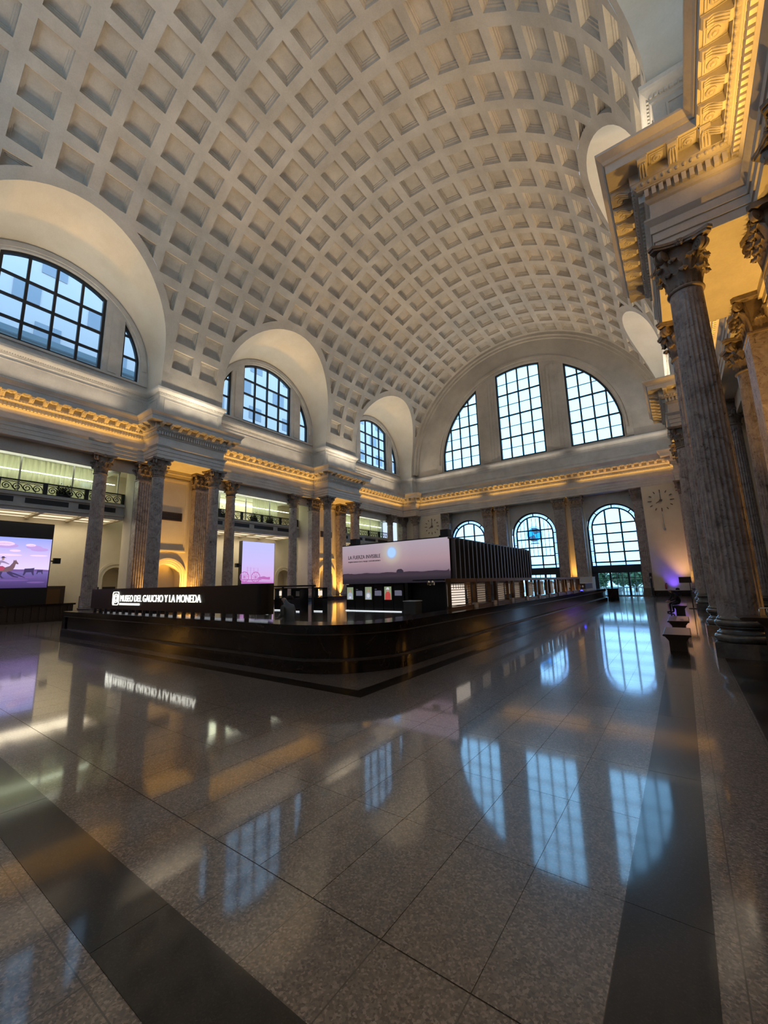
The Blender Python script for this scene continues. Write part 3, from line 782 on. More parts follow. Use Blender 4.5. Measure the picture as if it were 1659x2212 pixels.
# arched windows with a border of small lights
for ci, c in enumerate(CX):
    ff = lambda u, v, t, c=c: (XE + c + u, YB + 0.35 + t, v)
    WN[0] += 1; w_ = empty('window_%d' % WN[0], ff(0, 3.4, 0)); struct(w_); off = Vector(w_.location)
    F = lambda u, v, t: tuple(Vector(ff(u, v, t)) - off)
    def archo(r, zb): return [(r*math.cos(PI*i/28), ASP + r*math.sin(PI*i/28)) for i in range(29)] + [(-r, zb), (r, zb)]
    for ro, ri, z0, z1 in ((AW, AW - 0.16, 3.36, 3.5), (AW - 0.44, AW - 0.60, 3.80, 3.96)):
        mb = MB(); ring(mb, archo(ro, z0), archo(ri, z1), F, -0.1, 0.1); mb.build('window_frame', 'frame_black', w_)
    # border panes
    ro, ri = AW - 0.14, AW - 0.46
    def bpane(poly):
        mb = MB(); mb.prism(poly, F, -0.008, 0.008); mb.build('border_pane', 'glass_frost', w_)
    segs = 4
    for k in range(segs):
        a0, a1 = PI*k/segs + 0.03, PI*(k + 1)/segs - 0.03
        A = [(ro*math.cos(a0 + (a1 - a0)*i/6), ASP + ro*math.sin(a0 + (a1 - a0)*i/6)) for i in range(7)]
        B = [(ri*math.cos(a0 + (a1 - a0)*i/6), ASP + ri*math.sin(a0 + (a1 - a0)*i/6)) for i in range(7)]
        bpane(A + B[::-1])
        mb = MB(); mb.prism([(ro*math.cos(PI*k/segs - 0.022), ASP + ro*math.sin(PI*k/segs - 0.022)), (ro*math.cos(PI*k/segs + 0.022), ASP + ro*math.sin(PI*k/segs + 0.022)), (ri*math.cos(PI*k/segs + 0.025), ASP + ri*math.sin(PI*k/segs + 0.025)), (ri*math.cos(PI*k/segs - 0.025), ASP + ri*math.sin(PI*k/segs - 0.025))], F, -0.08, 0.08); mb.build('muntin', 'frame_black', w_)
        for q in range(4):
            a = a0 + (a1 - a0)*(q + 0.5)/4; r = (ro + ri)/2
            mb = MB(); mb.prism([(r*math.cos(a) + 0.05*math.cos(t), ASP + r*math.sin(a) + 0.05*math.sin(t)) for t in (0, PI/3, 2*PI/3, PI, 4*PI/3, 5*PI/3)], F, -0.02, -0.009); mb.build('glass_stud', 'glass_grey', w_)
    for sg in (-1, 1):
        for k in range(3):
            z0 = 3.9 + (ASP - 3.9)*k/3 + 0.04; z1 = 3.9 + (ASP - 3.9)*(k + 1)/3 - 0.04
            bpane([(sg*ri, z0), (sg*ro, z0), (sg*ro, z1), (sg*ri, z1)])
            ua, uc = sorted((sg*ri, sg*ro)); mb = MB(); mb.prism([(ua, z0 - 0.08), (uc, z0 - 0.08), (uc, z0), (ua, z0)], F, -0.08, 0.08); mb.build('muntin', 'frame_black', w_)
            for q in range(3):
                z = z0 + (z1 - z0)*(q + 0.5)/3; u = sg*(ro + ri)/2
                mb = MB(); mb.prism([(u + 0.05*math.cos(t), z + 0.05*math.sin(t)) for t in (0, PI/3, 2*PI/3, PI, 4*PI/3, 5*PI/3)], F, -0.02, -0.009); mb.build('glass_stud', 'glass_grey', w_)
    for (a, b_) in ((-2.62, -2.36), (-2.2, -0.85), (-0.7, 0.7), (0.85, 2.2), (2.36, 2.62)):
        bpane([(a, 3.5), (b_, 3.5), (b_, 3.82), (a, 3.82)])
        mb = MB(); mb.prism([(a - 0.12, 3.45), (a, 3.45), (a, 3.86), (a - 0.12, 3.86)], F, -0.08, 0.08); mb.build('muntin', 'frame_black', w_)
    # inner grid
    ir = AW - 0.58; us = [-0.78, 0.78]; zs_ = [5.0, 6.1, 7.2, 8.35]
    tp = lambda u: ASP + math.sqrt(max(ir*ir - u*u, 0))
    for u in us:
        mb = MB(); mb.prism([(u - 0.08, 3.9), (u + 0.08, 3.9), (u + 0.08, tp(u)), (u - 0.08, tp(u))], F, -0.09, 0.09); mb.build('muntin', 'frame_black', w_)
    for z in zs_:
        hw = ir if z < ASP else math.sqrt(ir*ir - (z - ASP)**2)
        mb = MB(); mb.prism([(-hw, z - 0.075), (hw, z - 0.075), (hw, z + 0.075), (-hw, z + 0.075)], F, -0.085, 0.085); mb.build('muntin', 'frame_black', w_)
    if ci == 1:
        for u in (-1.75, -1.25, -0.26, 0.26, 1.25, 1.75):
            mb = MB(); mb.prism([(u - 0.02, 5.0), (u + 0.02, 5.0), (u + 0.02, tp(u)), (u - 0.02, tp(u))], F, -0.04, 0.04); mb.build('muntin', 'frame_black', w_)
        # round emblem of coloured glass: quarters in blue and grey inside a pale ring
        ez, er = 7.79, 0.90
        def disc(a0, a1, r0, r1, mat, nm, t=-0.03):
            A = [(r1*math.cos(a0 + (a1 - a0)*i/12), ez + r1*math.sin(a0 + (a1 - a0)*i/12)) for i in range(13)]
            B = [(r0*math.cos(a0 + (a1 - a0)*i/12), ez + r0*math.sin(a0 + (a1 - a0)*i/12)) for i in range(13)]
            mb = MB(); mb.prism(A + B[::-1], F, t - 0.14, t - 0.12); mb.build(nm, mat, w_)
        for q in range(4): disc(PI/2*q + 0.35, PI/2*(q + 1) + 0.35, 0.02, er, ('glass_grey', 'glass_blue', 'glass_grey', 'glass_blue')[q] if q != 0 else 'glass_grey', 'emblem_glass')
        for q in range(4): disc(PI/2*q, PI/2*(q + 1), er + 0.05, er + 0.2, 'paper_white' if False else 'glass_frost', 'emblem_ring')
        mb = MB(); mb.prism([(-0.6, 6.58), (0.6, 6.58), (0.5, 6.70), (-0.5, 6.70)], F, -0.17, -0.13); mb.build('emblem_ribbon', 'glass_grey', w_)
    U = [-ir] + us + [ir]; Z = [3.94] + zs_ + [99]
    for i in range(3):
        for j in range(len(Z) - 1):
            cc = poly_cell(U[i], U[i + 1], Z[j], Z[j + 1], tp)
            if cc: mb = MB(); mb.prism(cc, F, -0.008, 0.008); mb.build('pane', 'glass', w_)
    # black transom and the glazed doors below
    d_ = empty('door_%d' % (ci + 1), (XE + c, YB + 0.35, 0)); struct(d_)
    G = lambda u, v, t: (u, t, v)
    mb = MB(); mb.prism([(-AW, 2.62), (AW, 2.62), (AW, 3.40), (-AW, 3.40)], G, -0.12, 0.12); mb.build('transom', 'frame_black', d_)
    for sg in (-1, 1):
        ua, uc = sorted((sg*2.15, sg*AW)); mb = MB(); mb.prism([(ua, 0), (uc, 0), (uc, 2.7), (ua, 2.7)], G, -0.12, 0.12); mb.build('door_jamb', 'frame_black', d_)
    for u in (-0.92, 0.92):
        mb = MB(); mb.prism([(u - 0.11, 0), (u + 0.11, 0), (u + 0.11, 2.7), (u - 0.11, 2.7)], G, -0.1, 0.1); mb.build('door_post', 'frame_black', d_)
    for u in (-1.5, -0.28, 0.28, 1.5):
        mb = MB(); mb.prism([(u - 0.03, 0), (u + 0.03, 0), (u + 0.03, 2.65), (u - 0.03, 2.65)], G, -0.05, 0.05); mb.build('door_bar', 'frame_black', d_)
    mb = MB(); mb.prism([(-2.2, 2.0), (2.2, 2.0), (2.2, 2.06), (-2.2, 2.06)], G, -0.06, 0.06); mb.build('door_bar', 'frame_black', d_)
    mb = MB(); mb.prism([(-2.2, 0), (2.2, 0), (2.2, 0.09), (-2.2, 0.09)], G, -0.08, 0.08); mb.build('door_sill', 'frame_black', d_)
    for a, b_ in ((-2.15, -1.0), (-0.82, 0.82), (1.0, 2.15)):
        mb = MB(); mb.prism([(a, 0.08), (b_, 0.08), (b_, 2.64), (a, 2.64)], G, -0.008, 0.008); mb.build('pane', 'glass', d_)

# near end wall (behind the camera)
mb = MB(); fnr = lambda u, v, t: (XE + u, YN - 0.6 - t, v)
NH = [(-2.98, 2.98, 17.93, etop), (5.85, 11.55, 17.93, etop), (-11.55, -5.85, 17.93, etop)]
wall_strip(mb, fnr, mkcuts(-26, 26, 120, [-2.98, 2.98, 5.85, 11.55, -5.85, -11.55]), lambda u: 15.0, lambda u: 36.0, NH)
mb.box(XE - 26, XE + 26, YN - 0.8, YN - 0.6, 0.0, 15.0)
struct(mb.build('wall_near', 'end_wall_stone', recalc=False), 'stone end wall with great lunette window behind the visitor')
for (a, c, z0, tf) in NH:
    n = 4; grid_window(lambda u, v, t: fnr(u, v, 0.2 + t), a, c, z0, tf, [a + (c - a)*k/n for k in range(1, n)], zr[1::2], 0.16, 0.13)

# ---------------------------------------------------------------- piers and side bays
PIERW = {}
for s, side in ((-1, 'left'), (1, 'right')):
    sx = lambda h: XC + s*h
    for yp in PIERS:
        y0, y1 = max(yp - 2.9, YN), yp + 2.9
        WN[0] += 0
        mb = MB(); xa, xb = sorted((sx(18.72), sx(20.35))); 
        # pier core with a niche arch cut in its face
        fnp = lambda u, v, t: (sx(18.72 + t), yp + u, v)
        nich = circ(0, 2.95, 1.08)
        wall_strip(mb, fnp, mkcuts(-2.9 if yp - 2.9 > YN else YN - yp, 2.9, 40, [-1.08, 1.08]), lambda u: 0, lambda u: 11.9, [(-1.08, 1.08, 0, nich)])
        po = outline(-1.08, 1.08, 0, nich, 24); mb.loft([[fnp(u, v, 0) for u, v in po], [fnp(u, v, 0.9) for u, v in po]], True)
        mb.face([fnp(u, v, 0.9) for u, v in po])
        for yy in (y0, y1): mb.face([(sx(18.72), yy, 0), (sx(20.35), yy, 0), (sx(20.35), yy, 11.9), (sx(18.72), yy, 11.9)])
        mb.face([(sx(20.35), y0, 0), (sx(20.35), y1, 0), (sx(20.35), y1, 11.9), (sx(20.35), y0, 11.9)])
        pier = struct(mb.build('wall_' + side, 'beige_wall', recalc=False), 'cream pier wall with a round-headed niche and a sunk panel'); PIERW[(s, yp)] = pier
        mb = MB()
        for ro, ri, t in ((1.55, 1.38, -0.14), (1.38, 1.2, -0.09), (1.2, 1.08, -0.05)):
            arcband(mb, ro, ri, 2.95, 0.0, t, fnp, 0, 28)
            for sg in (-1, 1):
                ua, uc = sorted((sg*ri, sg*ro)); mb.prism([(ua, 0), (uc, 0), (uc, 2.95), (ua, 2.95)], fnp, t, 0.0)
        mb.build('niche_moulding', 'beige_wall', pier)
        mb = MB()
        for (o_, i_, t) in ((1.42, 1.30, -0.10), (1.30, 1.20, -0.05)):
            ring(mb, [(-o_, 5.05 + 1.42 - o_), (o_, 5.05 + 1.42 - o_), (o_, 11.15 + o_ - 1.42), (-o_, 11.15 + o_ - 1.42)], [(-i_, 5.05 + 1.42 - i_), (i_, 5.05 + 1.42 - i_), (i_, 11.15 + i_ - 1.42), (-i_, 11.15 + i_ - 1.42)], fnp, t, 0.0)
        mb.prism([(-1.6, 11.3), (1.6, 11.3), (1.6, 11.85), (-1.6, 11.85)], fnp, -0.12, 0.0); mb.prism([(-1.6, 11.55), (1.6, 11.55), (1.6, 11.85), (-1.6, 11.85)], fnp, -0.22, 0.0)
        mb.build('panel_moulding', 'beige_wall', pier)
        mb = MB(); ring(mb, [(-0.95, 7.62), (0.95, 7.62), (0.95, 8.32), (-0.95, 8.32)], [(-0.85, 7.72), (0.85, 7.72), (0.85, 8.22), (-0.85, 8.22)], fnp, -0.06, 0.0); mb.prism([(-0.85, 7.72), (0.85, 7.72), (0.85, 8.22), (-0.85, 8.22)], fnp, -0.02, 0.0)
        for k in range(5): z = 7.77 + 0.1*k; mb.prism([(-0.85, z), (0.85, z), (0.85, z + 0.03), (-0.85, z + 0.03)], fnp, -0.045, -0.01)
        mb.build('vent_grille', 'dark_wood', pier)
        # black skirting
        mb = MB(); xa, xb = sorted((sx(18.62), sx(18.8)))
        for a, c in ((y0, yp - 1.56), (yp + 1.56, y1)): mb.box(xa, xb, a, c, 0, 0.5)
        mb.build('skirting', 'black_marble', pier)
    # rear wall of the aisle
    mb = MB(); xa, xb = sorted((sx(24.3), sx(24.6)))
    ar = [(b_ + o_, 1.15) for b_ in BAYS for o_ in (7.2, 7.9)][:0]
    fr = lambda u, v, t: (sx(24.3 + t), u, v)
    holes = []; ex = []
    for yb in BAYS:
        for c in (yb - 7.6, yb + 7.6): holes.append((c - 0.95, c + 0.95, 0, circ(c, 3.0, 0.95))); ex += [c - 0.95, c + 0.95]
    wall_strip(mb, fr, mkcuts(YN, YE + 2, 240, ex), lambda u: 0, lambda u: 12, holes)
    for h in holes:
        po = outline(h[0], h[1], 0, h[3], 20); mb.loft([[fr(u, v, 0) for u, v in po], [fr(u, v, 1.2) for u, v in po]], True); mb.face([fr(u, v, 1.2) for u, v in po])
    rear = struct(mb.build('wall_' + side, 'beige_wall', recalc=False), 'cream rear wall of the side aisle with arched doorways')
    mb = MB()
    for h in holes:
        c = (h[0] + h[1])/2
        for ro, ri, t in ((1.4, 1.2, -0.10), (1.2, 0.95, -0.05)):
            arcband(mb, ro, ri, 3.0, 0.0, t, fr, c, 24)
            for sg in (-1, 1):
                ua, uc = sorted((c + sg*ri, c + sg*ro)); mb.prism([(ua, 0), (uc, 0), (uc, 3.0), (ua, 3.0)], fr, t, 0.0)
    mb.build('arch_moulding', 'beige_wall', rear)
    mb = MB(); mb.box(min(sx(24.3), sx(26)), max(sx(24.3), sx(26)), YE + 1.9, YE + 2.2, 0, 12); mb.box(*sorted((sx(18.9), sx(26))), YN - 0.5, YN - 0.3, 0, 12)
    mb.box(*sorted((sx(19), sx(26))), YN, YE + 2, 11.95, 12.15); mb.box(*sorted((sx(25.6), sx(25.8))), YN, YE + 2, 0, 12.1)
    mb.build('aisle_shell', 'beige_wall', rear)

# ================================================================== COLUMNS
ZNK, ZTOP = 10.40, 11.85
def shaft_mesh(r0, r1, z0, z1, nf=24):
    rings = []
    for k in range(10):
        t = k/9; z = z0 + (z1 - z0)*t
        r = r0 + (r1 - r0)*(t**1.6)
        ends = (k == 0 or k == 9)
        ring_ = []
        for i in range(nf):
            for q, dd in ((0.0, 0.0), (0.16, 0.0), (0.34, 0.055), (0.58, 0.075), (0.82, 0.055)):
                a = 2*PI*(i + q)/nf; rr = r*(1 - (dd if not ends else 0)); ring_.append((rr*math.cos(a), rr*math.sin(a), z))
        rings.append(ring_)
    rings.insert(1, [(p[0], p[1], z0 + 0.12) for p in rings[0]])
    rings.insert(-1, [(p[0], p[1], z1 - 0.12) for p in rings[-1]])
    mb = MB(); mb.loft(rings, True, True, True); return mb
def leaf_mesh(h, wid, lean, curl):
    mb = MB(); rows_ = []
    n, m_ = 9, 6
    for j in range(n + 1):
        t = j/n
        if t < 0.72:
            out = lean*(t/0.72)**1.8; z = h*0.90*(t/0.72)
        else:
            a = (t - 0.72)/0.28*PI*0.95
            out = lean + curl*math.sin(a*0.5)*1.25 + curl*0.25*(1 - math.cos(a)); z = h*0.90 + curl*math.sin(a) - curl*0.75*(a/PI)**2
        lob = 1.0 + 0.16*math.cos(t*4.5*2*PI)
        wd = wid*(0.72 + 0.55*math.sin(min(t*1.25, 1)*PI*0.8))*lob*(1 - 0.72*max(0, (t - 0.70)/0.30)**1.5)
        row_ = []
        for i in range(m_ + 1):
            u = (i/m_ - 0.5)*2
            row_.append((u*wd/2, -(out - 0.06*abs(u)**1.5*0.6 + (0.03 if i == m_//2 else 0.0) + 0.014*((i % 2)*2 - 1)), z - 0.03*abs(u)*(t > 0.6)))
        rows_.append(row_)
    mb.loft(rows_, False)
    back = [[(p[0]*0.9, p[1] + 0.045, p[2] - 0.01) for p in r] for r in rows_]
    k = len(mb.v); mb.loft(back, False)
    # close the rim between the two sheets
    nf = len(rows_); w_ = m_ + 1
    for j in range(nf - 1):
        for c in (0, m_): mb.f.append([j*w_ + c, (j + 1)*w_ + c, k + (j + 1)*w_ + c, k + j*w_ + c])
    for i in range(m_): mb.f.append([(nf - 1)*w_ + i, (nf - 1)*w_ + i + 1, k + (nf - 1)*w_ + i + 1, k + (nf - 1)*w_ + i])
    return mb
def volute_mesh(r=0.17, wth=0.10, turns=2.1):
    mb = MB(); pts = []
    for i in range(40):
        t = i/39; a = PI*0.75 - t*turns*2*PI; rr = r*(1 - 0.86*t)
        pts.append((rr*math.cos(a), 0, rr*math.sin(a)))
    rings = []
    for i, p in enumerate(pts):
        q = 1 - 0.8*i/39; th = 0.034*q + 0.008
        l = math.hypot(p[0], p[2]); nx, nz = p[0]/l, p[2]/l
        rings.append([(p[0] + nx*th, -wth/2, p[2] + nz*th), (p[0] + nx*th, wth/2, p[2] + nz*th), (p[0] - nx*th, wth/2, p[2] - nz*th), (p[0] - nx*th, -wth/2, p[2] - nz*th)])
    stem = []
    for t in (0.0, 0.33, 0.66):
        x = -0.36 + 0.24*t; z = -0.42 + 0.46*t**0.8; th = 0.03 + 0.01*t
        stem.append([(x - th, -wth/2, z + th), (x - th, wth/2, z + th), (x + th, wth/2, z - th), (x + th, -wth/2, z - th)])
    mb.loft(stem + rings, True, True, True)
    mb.prism([(0.05*math.cos(2*PI*k/8), 0.05*math.sin(2*PI*k/8)) for k in range(8)], lambda u, v, t: (u, t, v), -wth*0.62, wth*0.62)
    return mb
def abacus_poly(hw, cut, sag, n=8):
    pts = []
    for k in range(4):
        a = k*PI/2
        for i in range(n + 1):
            u = -hw + cut + (2*hw - 2*cut)*i/n; v = -(hw - sag*(1 - (u/(hw - cut))**2))
            pts.append((u*math.cos(a) - v*math.sin(a), u*math.sin(a) + v*math.cos(a)))
    return pts
flower = MB()
for k in range(6):
    a = 2*PI*k/6; flower.lathe([(0.0, -0.03), (0.05, -0.02), (0.06, 0.01), (0.03, 0.035), (0.0, 0.04)], 6, 0.07*math.cos(a), 0.07*math.sin(a))
flower.lathe([(0.05, 0.0), (0.045, 0.04), (0.0, 0.06)], 8)
flower.v = [(x, -z, y) for x, y, z in flower.v]
ME = {}
ME['shaft'] = shaft_mesh(0.475, 0.405, 1.0, ZNK).data('shaft', 'column_marble'); shade_auto(ME['shaft'], 40)
mb = MB(); mb.box(-0.65, 0.65, -0.65, 0.65, 0, 0.36); ME['plinth'] = mb.data('plinth', 'base_marble')
def torus_prof(r, zc, b_, n=8): return [(r + b_*math.cos(-PI/2 + PI*i/n), zc + b_*math.sin(-PI/2 + PI*i/n)) for i in range(n + 1)]
mb = MB(); mb.lathe([(0.50, 0.36)] + torus_prof(0.53, 0.455, 0.095) + [(0.545, 0.56), (0.545, 0.59), (0.50, 0.62), (0.485, 0.66), (0.50, 0.70), (0.545, 0.72), (0.545, 0.745)] + torus_prof(0.50, 0.825, 0.08) + [(0.52, 0.91), (0.52, 0.94), (0.49, 0.97), (0.475, 1.01)], 40)
ME['base'] = mb.data('base', 'base_marble'); shade_auto(ME['base'], 40)
mb = MB(); mb.lathe([(0.40, ZNK - 0.02)] + torus_prof(0.42, ZNK + 0.03, 0.05, 6) + [(0.40, ZNK + 0.09)], 32); ME['necking'] = mb.data('necking', 'capital_stone', True)
mb = MB(); mb.lathe([(0.385, ZNK + 0.05), (0.385, ZNK + 0.6), (0.41, ZNK + 0.95), (0.47, ZNK + 1.2), (0.54, ZNK + 1.28)], 32); ME['bell'] = mb.data('bell', 'capital_stone', True)
mb = MB(); ap = abacus_poly(0.74, 0.11, 0.16)
mb.prism(ap, lambda u, v, t: (u, v, t), ZNK + 1.29, ZNK + 1.36); mb.prism([(u*1.05, v*1.05) for u, v in ap], lambda u, v, t: (u, v, t), ZNK + 1.36, ZTOP); ME['abacus'] = mb.data('abacus', 'capital_stone')
ME['leaf_low'] = leaf_mesh(0.50, 0.30, 0.10, 0.085).data('leaf', 'capital_stone', True)
ME['leaf_high'] = leaf_mesh(0.88, 0.30, 0.15, 0.10).data('leaf', 'capital_stone', True)
ME['volute'] = volute_mesh().data('volute', 'capital_stone'); shade_auto(ME['volute'], 40)
ME['flower'] = flower.data('rosette', 'capital_stone', True)
def capital_parts(root):
    put('necking', ME['necking'], root); cap = put('capital', ME['bell'], root); put('abacus', ME['abacus'], cap)
    for k in range(8):
        a = 2*PI*k/8
        put('leaf', ME['leaf_low'], cap, mtx=Matrix.Rotation(a, 4, 'Z') @ Matrix.Translation((0, -0.38, ZNK + 0.07)))
        put('leaf', ME['leaf_high'], cap, mtx=Matrix.Rotation(a + PI/8, 4, 'Z') @ Matrix.Translation((0, -0.375, ZNK + 0.07)))
    for k in range(4):
        a = PI/4 + k*PI/2
        for sg in (-1, 1):
            M = Matrix.Rotation(a, 4, 'Z') @ Matrix.Translation((0.66, sg*0.055, ZNK + 1.12)) @ Matrix.Rotation(sg*0.20, 4, 'Z')
            put('volute', ME['volute'], cap, mtx=M)
        put('rosette', ME['flower'], cap, mtx=Matrix.Rotation(k*PI/2, 4, 'Z') @ Matrix.Translation((0, -0.60, ZNK + 1.36)))
    return cap
def make_column(loc):
    r = empty('column', loc)
    put('plinth', ME['plinth'], r); put('base', ME['base'], r); put('shaft', ME['shaft'], r); capital_parts(r); return r
col0 = make_column((0, 0, 0)); first = [True]
def column(loc, label, group):
    if first[0]: c = col0; first[0] = False
    else: c = copy_tree(col0)
    c.location = loc; return tag(c, label, 'column', group)
for s, nm in ((-1, 'behind the museum counter'), (1, 'along the bench row')):
    for yp, which in zip(PIERS, ('near the entrance', 'first', 'second')):
        for dy in (-2.3, 2.3):
            column((XC + s*HCOL, yp + dy, 0), 'fluted brown marble column with leafy capital, free-standing before a pier ' + ('behind the long museum counter' if s < 0 else 'beside the row of black benches'), 'free-standing pier columns ' + ('behind the counter' if s < 0 else 'beside the benches'))
    for yb in BAYS:
        for dy in (-3.85, 3.85):
            column((XC + s*HCOLR, yb + dy, 0), 'fluted brown marble column carrying a bay lintel ' + ('in front of the curtained balcony' if s < 0 else 'of the aisle next to the benches'), 'bay columns ' + ('under the curtained balcony' if s < 0 else 'of the bench side'))
# pilasters on the piers
fl = MB(); zf0, zf1 = 1.0, ZNK
def pil_ring(z, d): 
    pts = []; n = 7; W_ = 0.60
    for i in range(n):
        u = -W_ + 2*W_*i/n; wdt = 2*W_/n
        pts += [(u, -0.38), (u + wdt*0.22, -0.38), (u + wdt*0.36, -0.38 + d), (u + wdt*0.64, -0.38 + d), (u + wdt*0.78, -0.38)]
    pts += [(W_, -0.38), (W_, 0.38), (-W_, 0.38)]
    return [(x, y, z) for x, y in pts]
fl.loft([pil_ring(0.9, 0), pil_ring(1.1, 0), pil_ring(1.12, 0.05), pil_ring(ZNK - 0.15, 0.05), pil_ring(ZNK - 0.13, 0), pil_ring(ZNK, 0)], True, True, True)
ME['pil_shaft'] = fl.data('shaft', 'column_marble')
mb = MB(); mb.box(-0.72, 0.72, -0.5, 0.38, 0, 0.36); mb.box(-0.69, 0.69, -0.47, 0.38, 0.36, 0.55); mb.box(-0.64, 0.64, -0.42, 0.38, 0.55, 0.72); mb.box(-0.66, 0.66, -0.44, 0.38, 0.72, 0.9); ME['pil_base'] = mb.data('base', 'base_marble')
mb = MB(); mb.box(-0.56, 0.56, -0.34, 0.38, ZNK, ZTOP - 0.15); mb.box(-0.63, 0.63, -0.41, 0.38, ZNK, ZNK + 0.08); ME['pil_bell'] = mb.data('bell', 'capital_stone')
mb = MB(); mb.prism([(-0.84, 0.38), (-0.84, -0.62), (-0.74, -0.70), (-0.4, -0.58), (0, -0.54), (0.4, -0.58), (0.74, -0.70), (0.84, -0.62), (0.84, 0.38)], lambda u, v, t: (u, v, t), ZTOP - 0.16, ZTOP); ME['pil_abacus'] = mb.data('abacus', 'capital_stone')
def make_pilaster():
    r = empty('pilaster'); put('base', ME['pil_base'], r); put('shaft', ME['pil_shaft'], r); put('capital', ME['pil_bell'], r); cap = r; put('abacus', ME['pil_abacus'], cap)
    for k in range(3):
        put('leaf', ME['leaf_low'], cap, mtx=Matrix.Translation((-0.37 + 0.37*k, -0.34, ZNK + 0.07)))
    for k in range(4):
        put('leaf', ME['leaf_high'], cap, mtx=Matrix.Translation((-0.56 + 0.373*k, -0.335, ZNK + 0.07)))
    for sg in (-1, 1):
        put('leaf', ME['leaf_low'], cap, mtx=Matrix.Rotation(sg*PI/2, 4, 'Z') @ Matrix.Translation((0, -0.55, ZNK + 0.07)))
        put('leaf', ME['leaf_high'], cap, mtx=Matrix.Rotation(sg*PI/2, 4, 'Z') @ Matrix.Translation((sg*0.2, -0.55, ZNK + 0.07)))
        M = Matrix.Translation((sg*0.66, -0.52, ZNK + 1.12)) @ Matrix.Rotation(-PI/4 if sg > 0 else -3*PI/4, 4, 'Z'); put('volute', ME['volute'], cap, mtx=M)
        M = Matrix.Translation((sg*0.20, -0.44, ZNK + 1.10)) @ Matrix.Rotation(0 if sg < 0 else PI, 4, 'Z') @ Matrix.Scale(0.6, 4); put('volute', ME['volute'], cap, mtx=M)
    put('rosette', ME['flower'], cap, mtx=Matrix.Translation((0, -0.56, ZNK + 1.36)))
    return r
pil0 = make_pilaster(); pfirst = [True]
def pilaster(loc, rz, parent):
    if pfirst[0]: c = pil0; pfirst[0] = False
    else: c = copy_tree(pil0)
    c.location = loc; c.rotation_euler = (0, 0, rz); c.parent = parent; return c
for s in (-1, 1):
    for yp in PIERS:
        for dy in (-2.3, 2.3): pilaster((XC + s*18.48, yp + dy, 0), (PI/2 if s < 0 else -PI/2), PIERW[(s, yp)])
# corner pilasters and the paired supports between the end windows
for s in (-1, 1):
    pilaster((XC + s*18.48, 51.3, 0), (PI/2 if s < 0 else -PI/2), wall_far)
    pilaster((XE + s*12.0, YE + 0.75, 0), 0, wall_far)
    for dx in (-0.95, 0.95): pilaster((XE + s*4.6 + dx, YE + 0.62, 0), 0, wall_far)
    mb = MB(); mb.box(XE + s*4.6 - 1.7, XE + s*4.6 + 1.7, YE + 1.0, YB + 0.3, 0, 11.9); mb.build('window_pier', 'beige_wall', wall_far)
    spot('pair_uplight', (XE + s*4.6, YE + 0.25, 0.4), (0, 0.06, 1), 1700, ORANGE, 40, 0.7, 0.08)
column((XC - HCOL + 0.0, 51.6, 0), 'fluted marble column standing in the corner beside the end wall clock', 'corner columns')
column((XC + HCOL - 0.0, 51.6, 0), 'fluted marble column standing in the corner beside the end wall clock', 'corner columns')

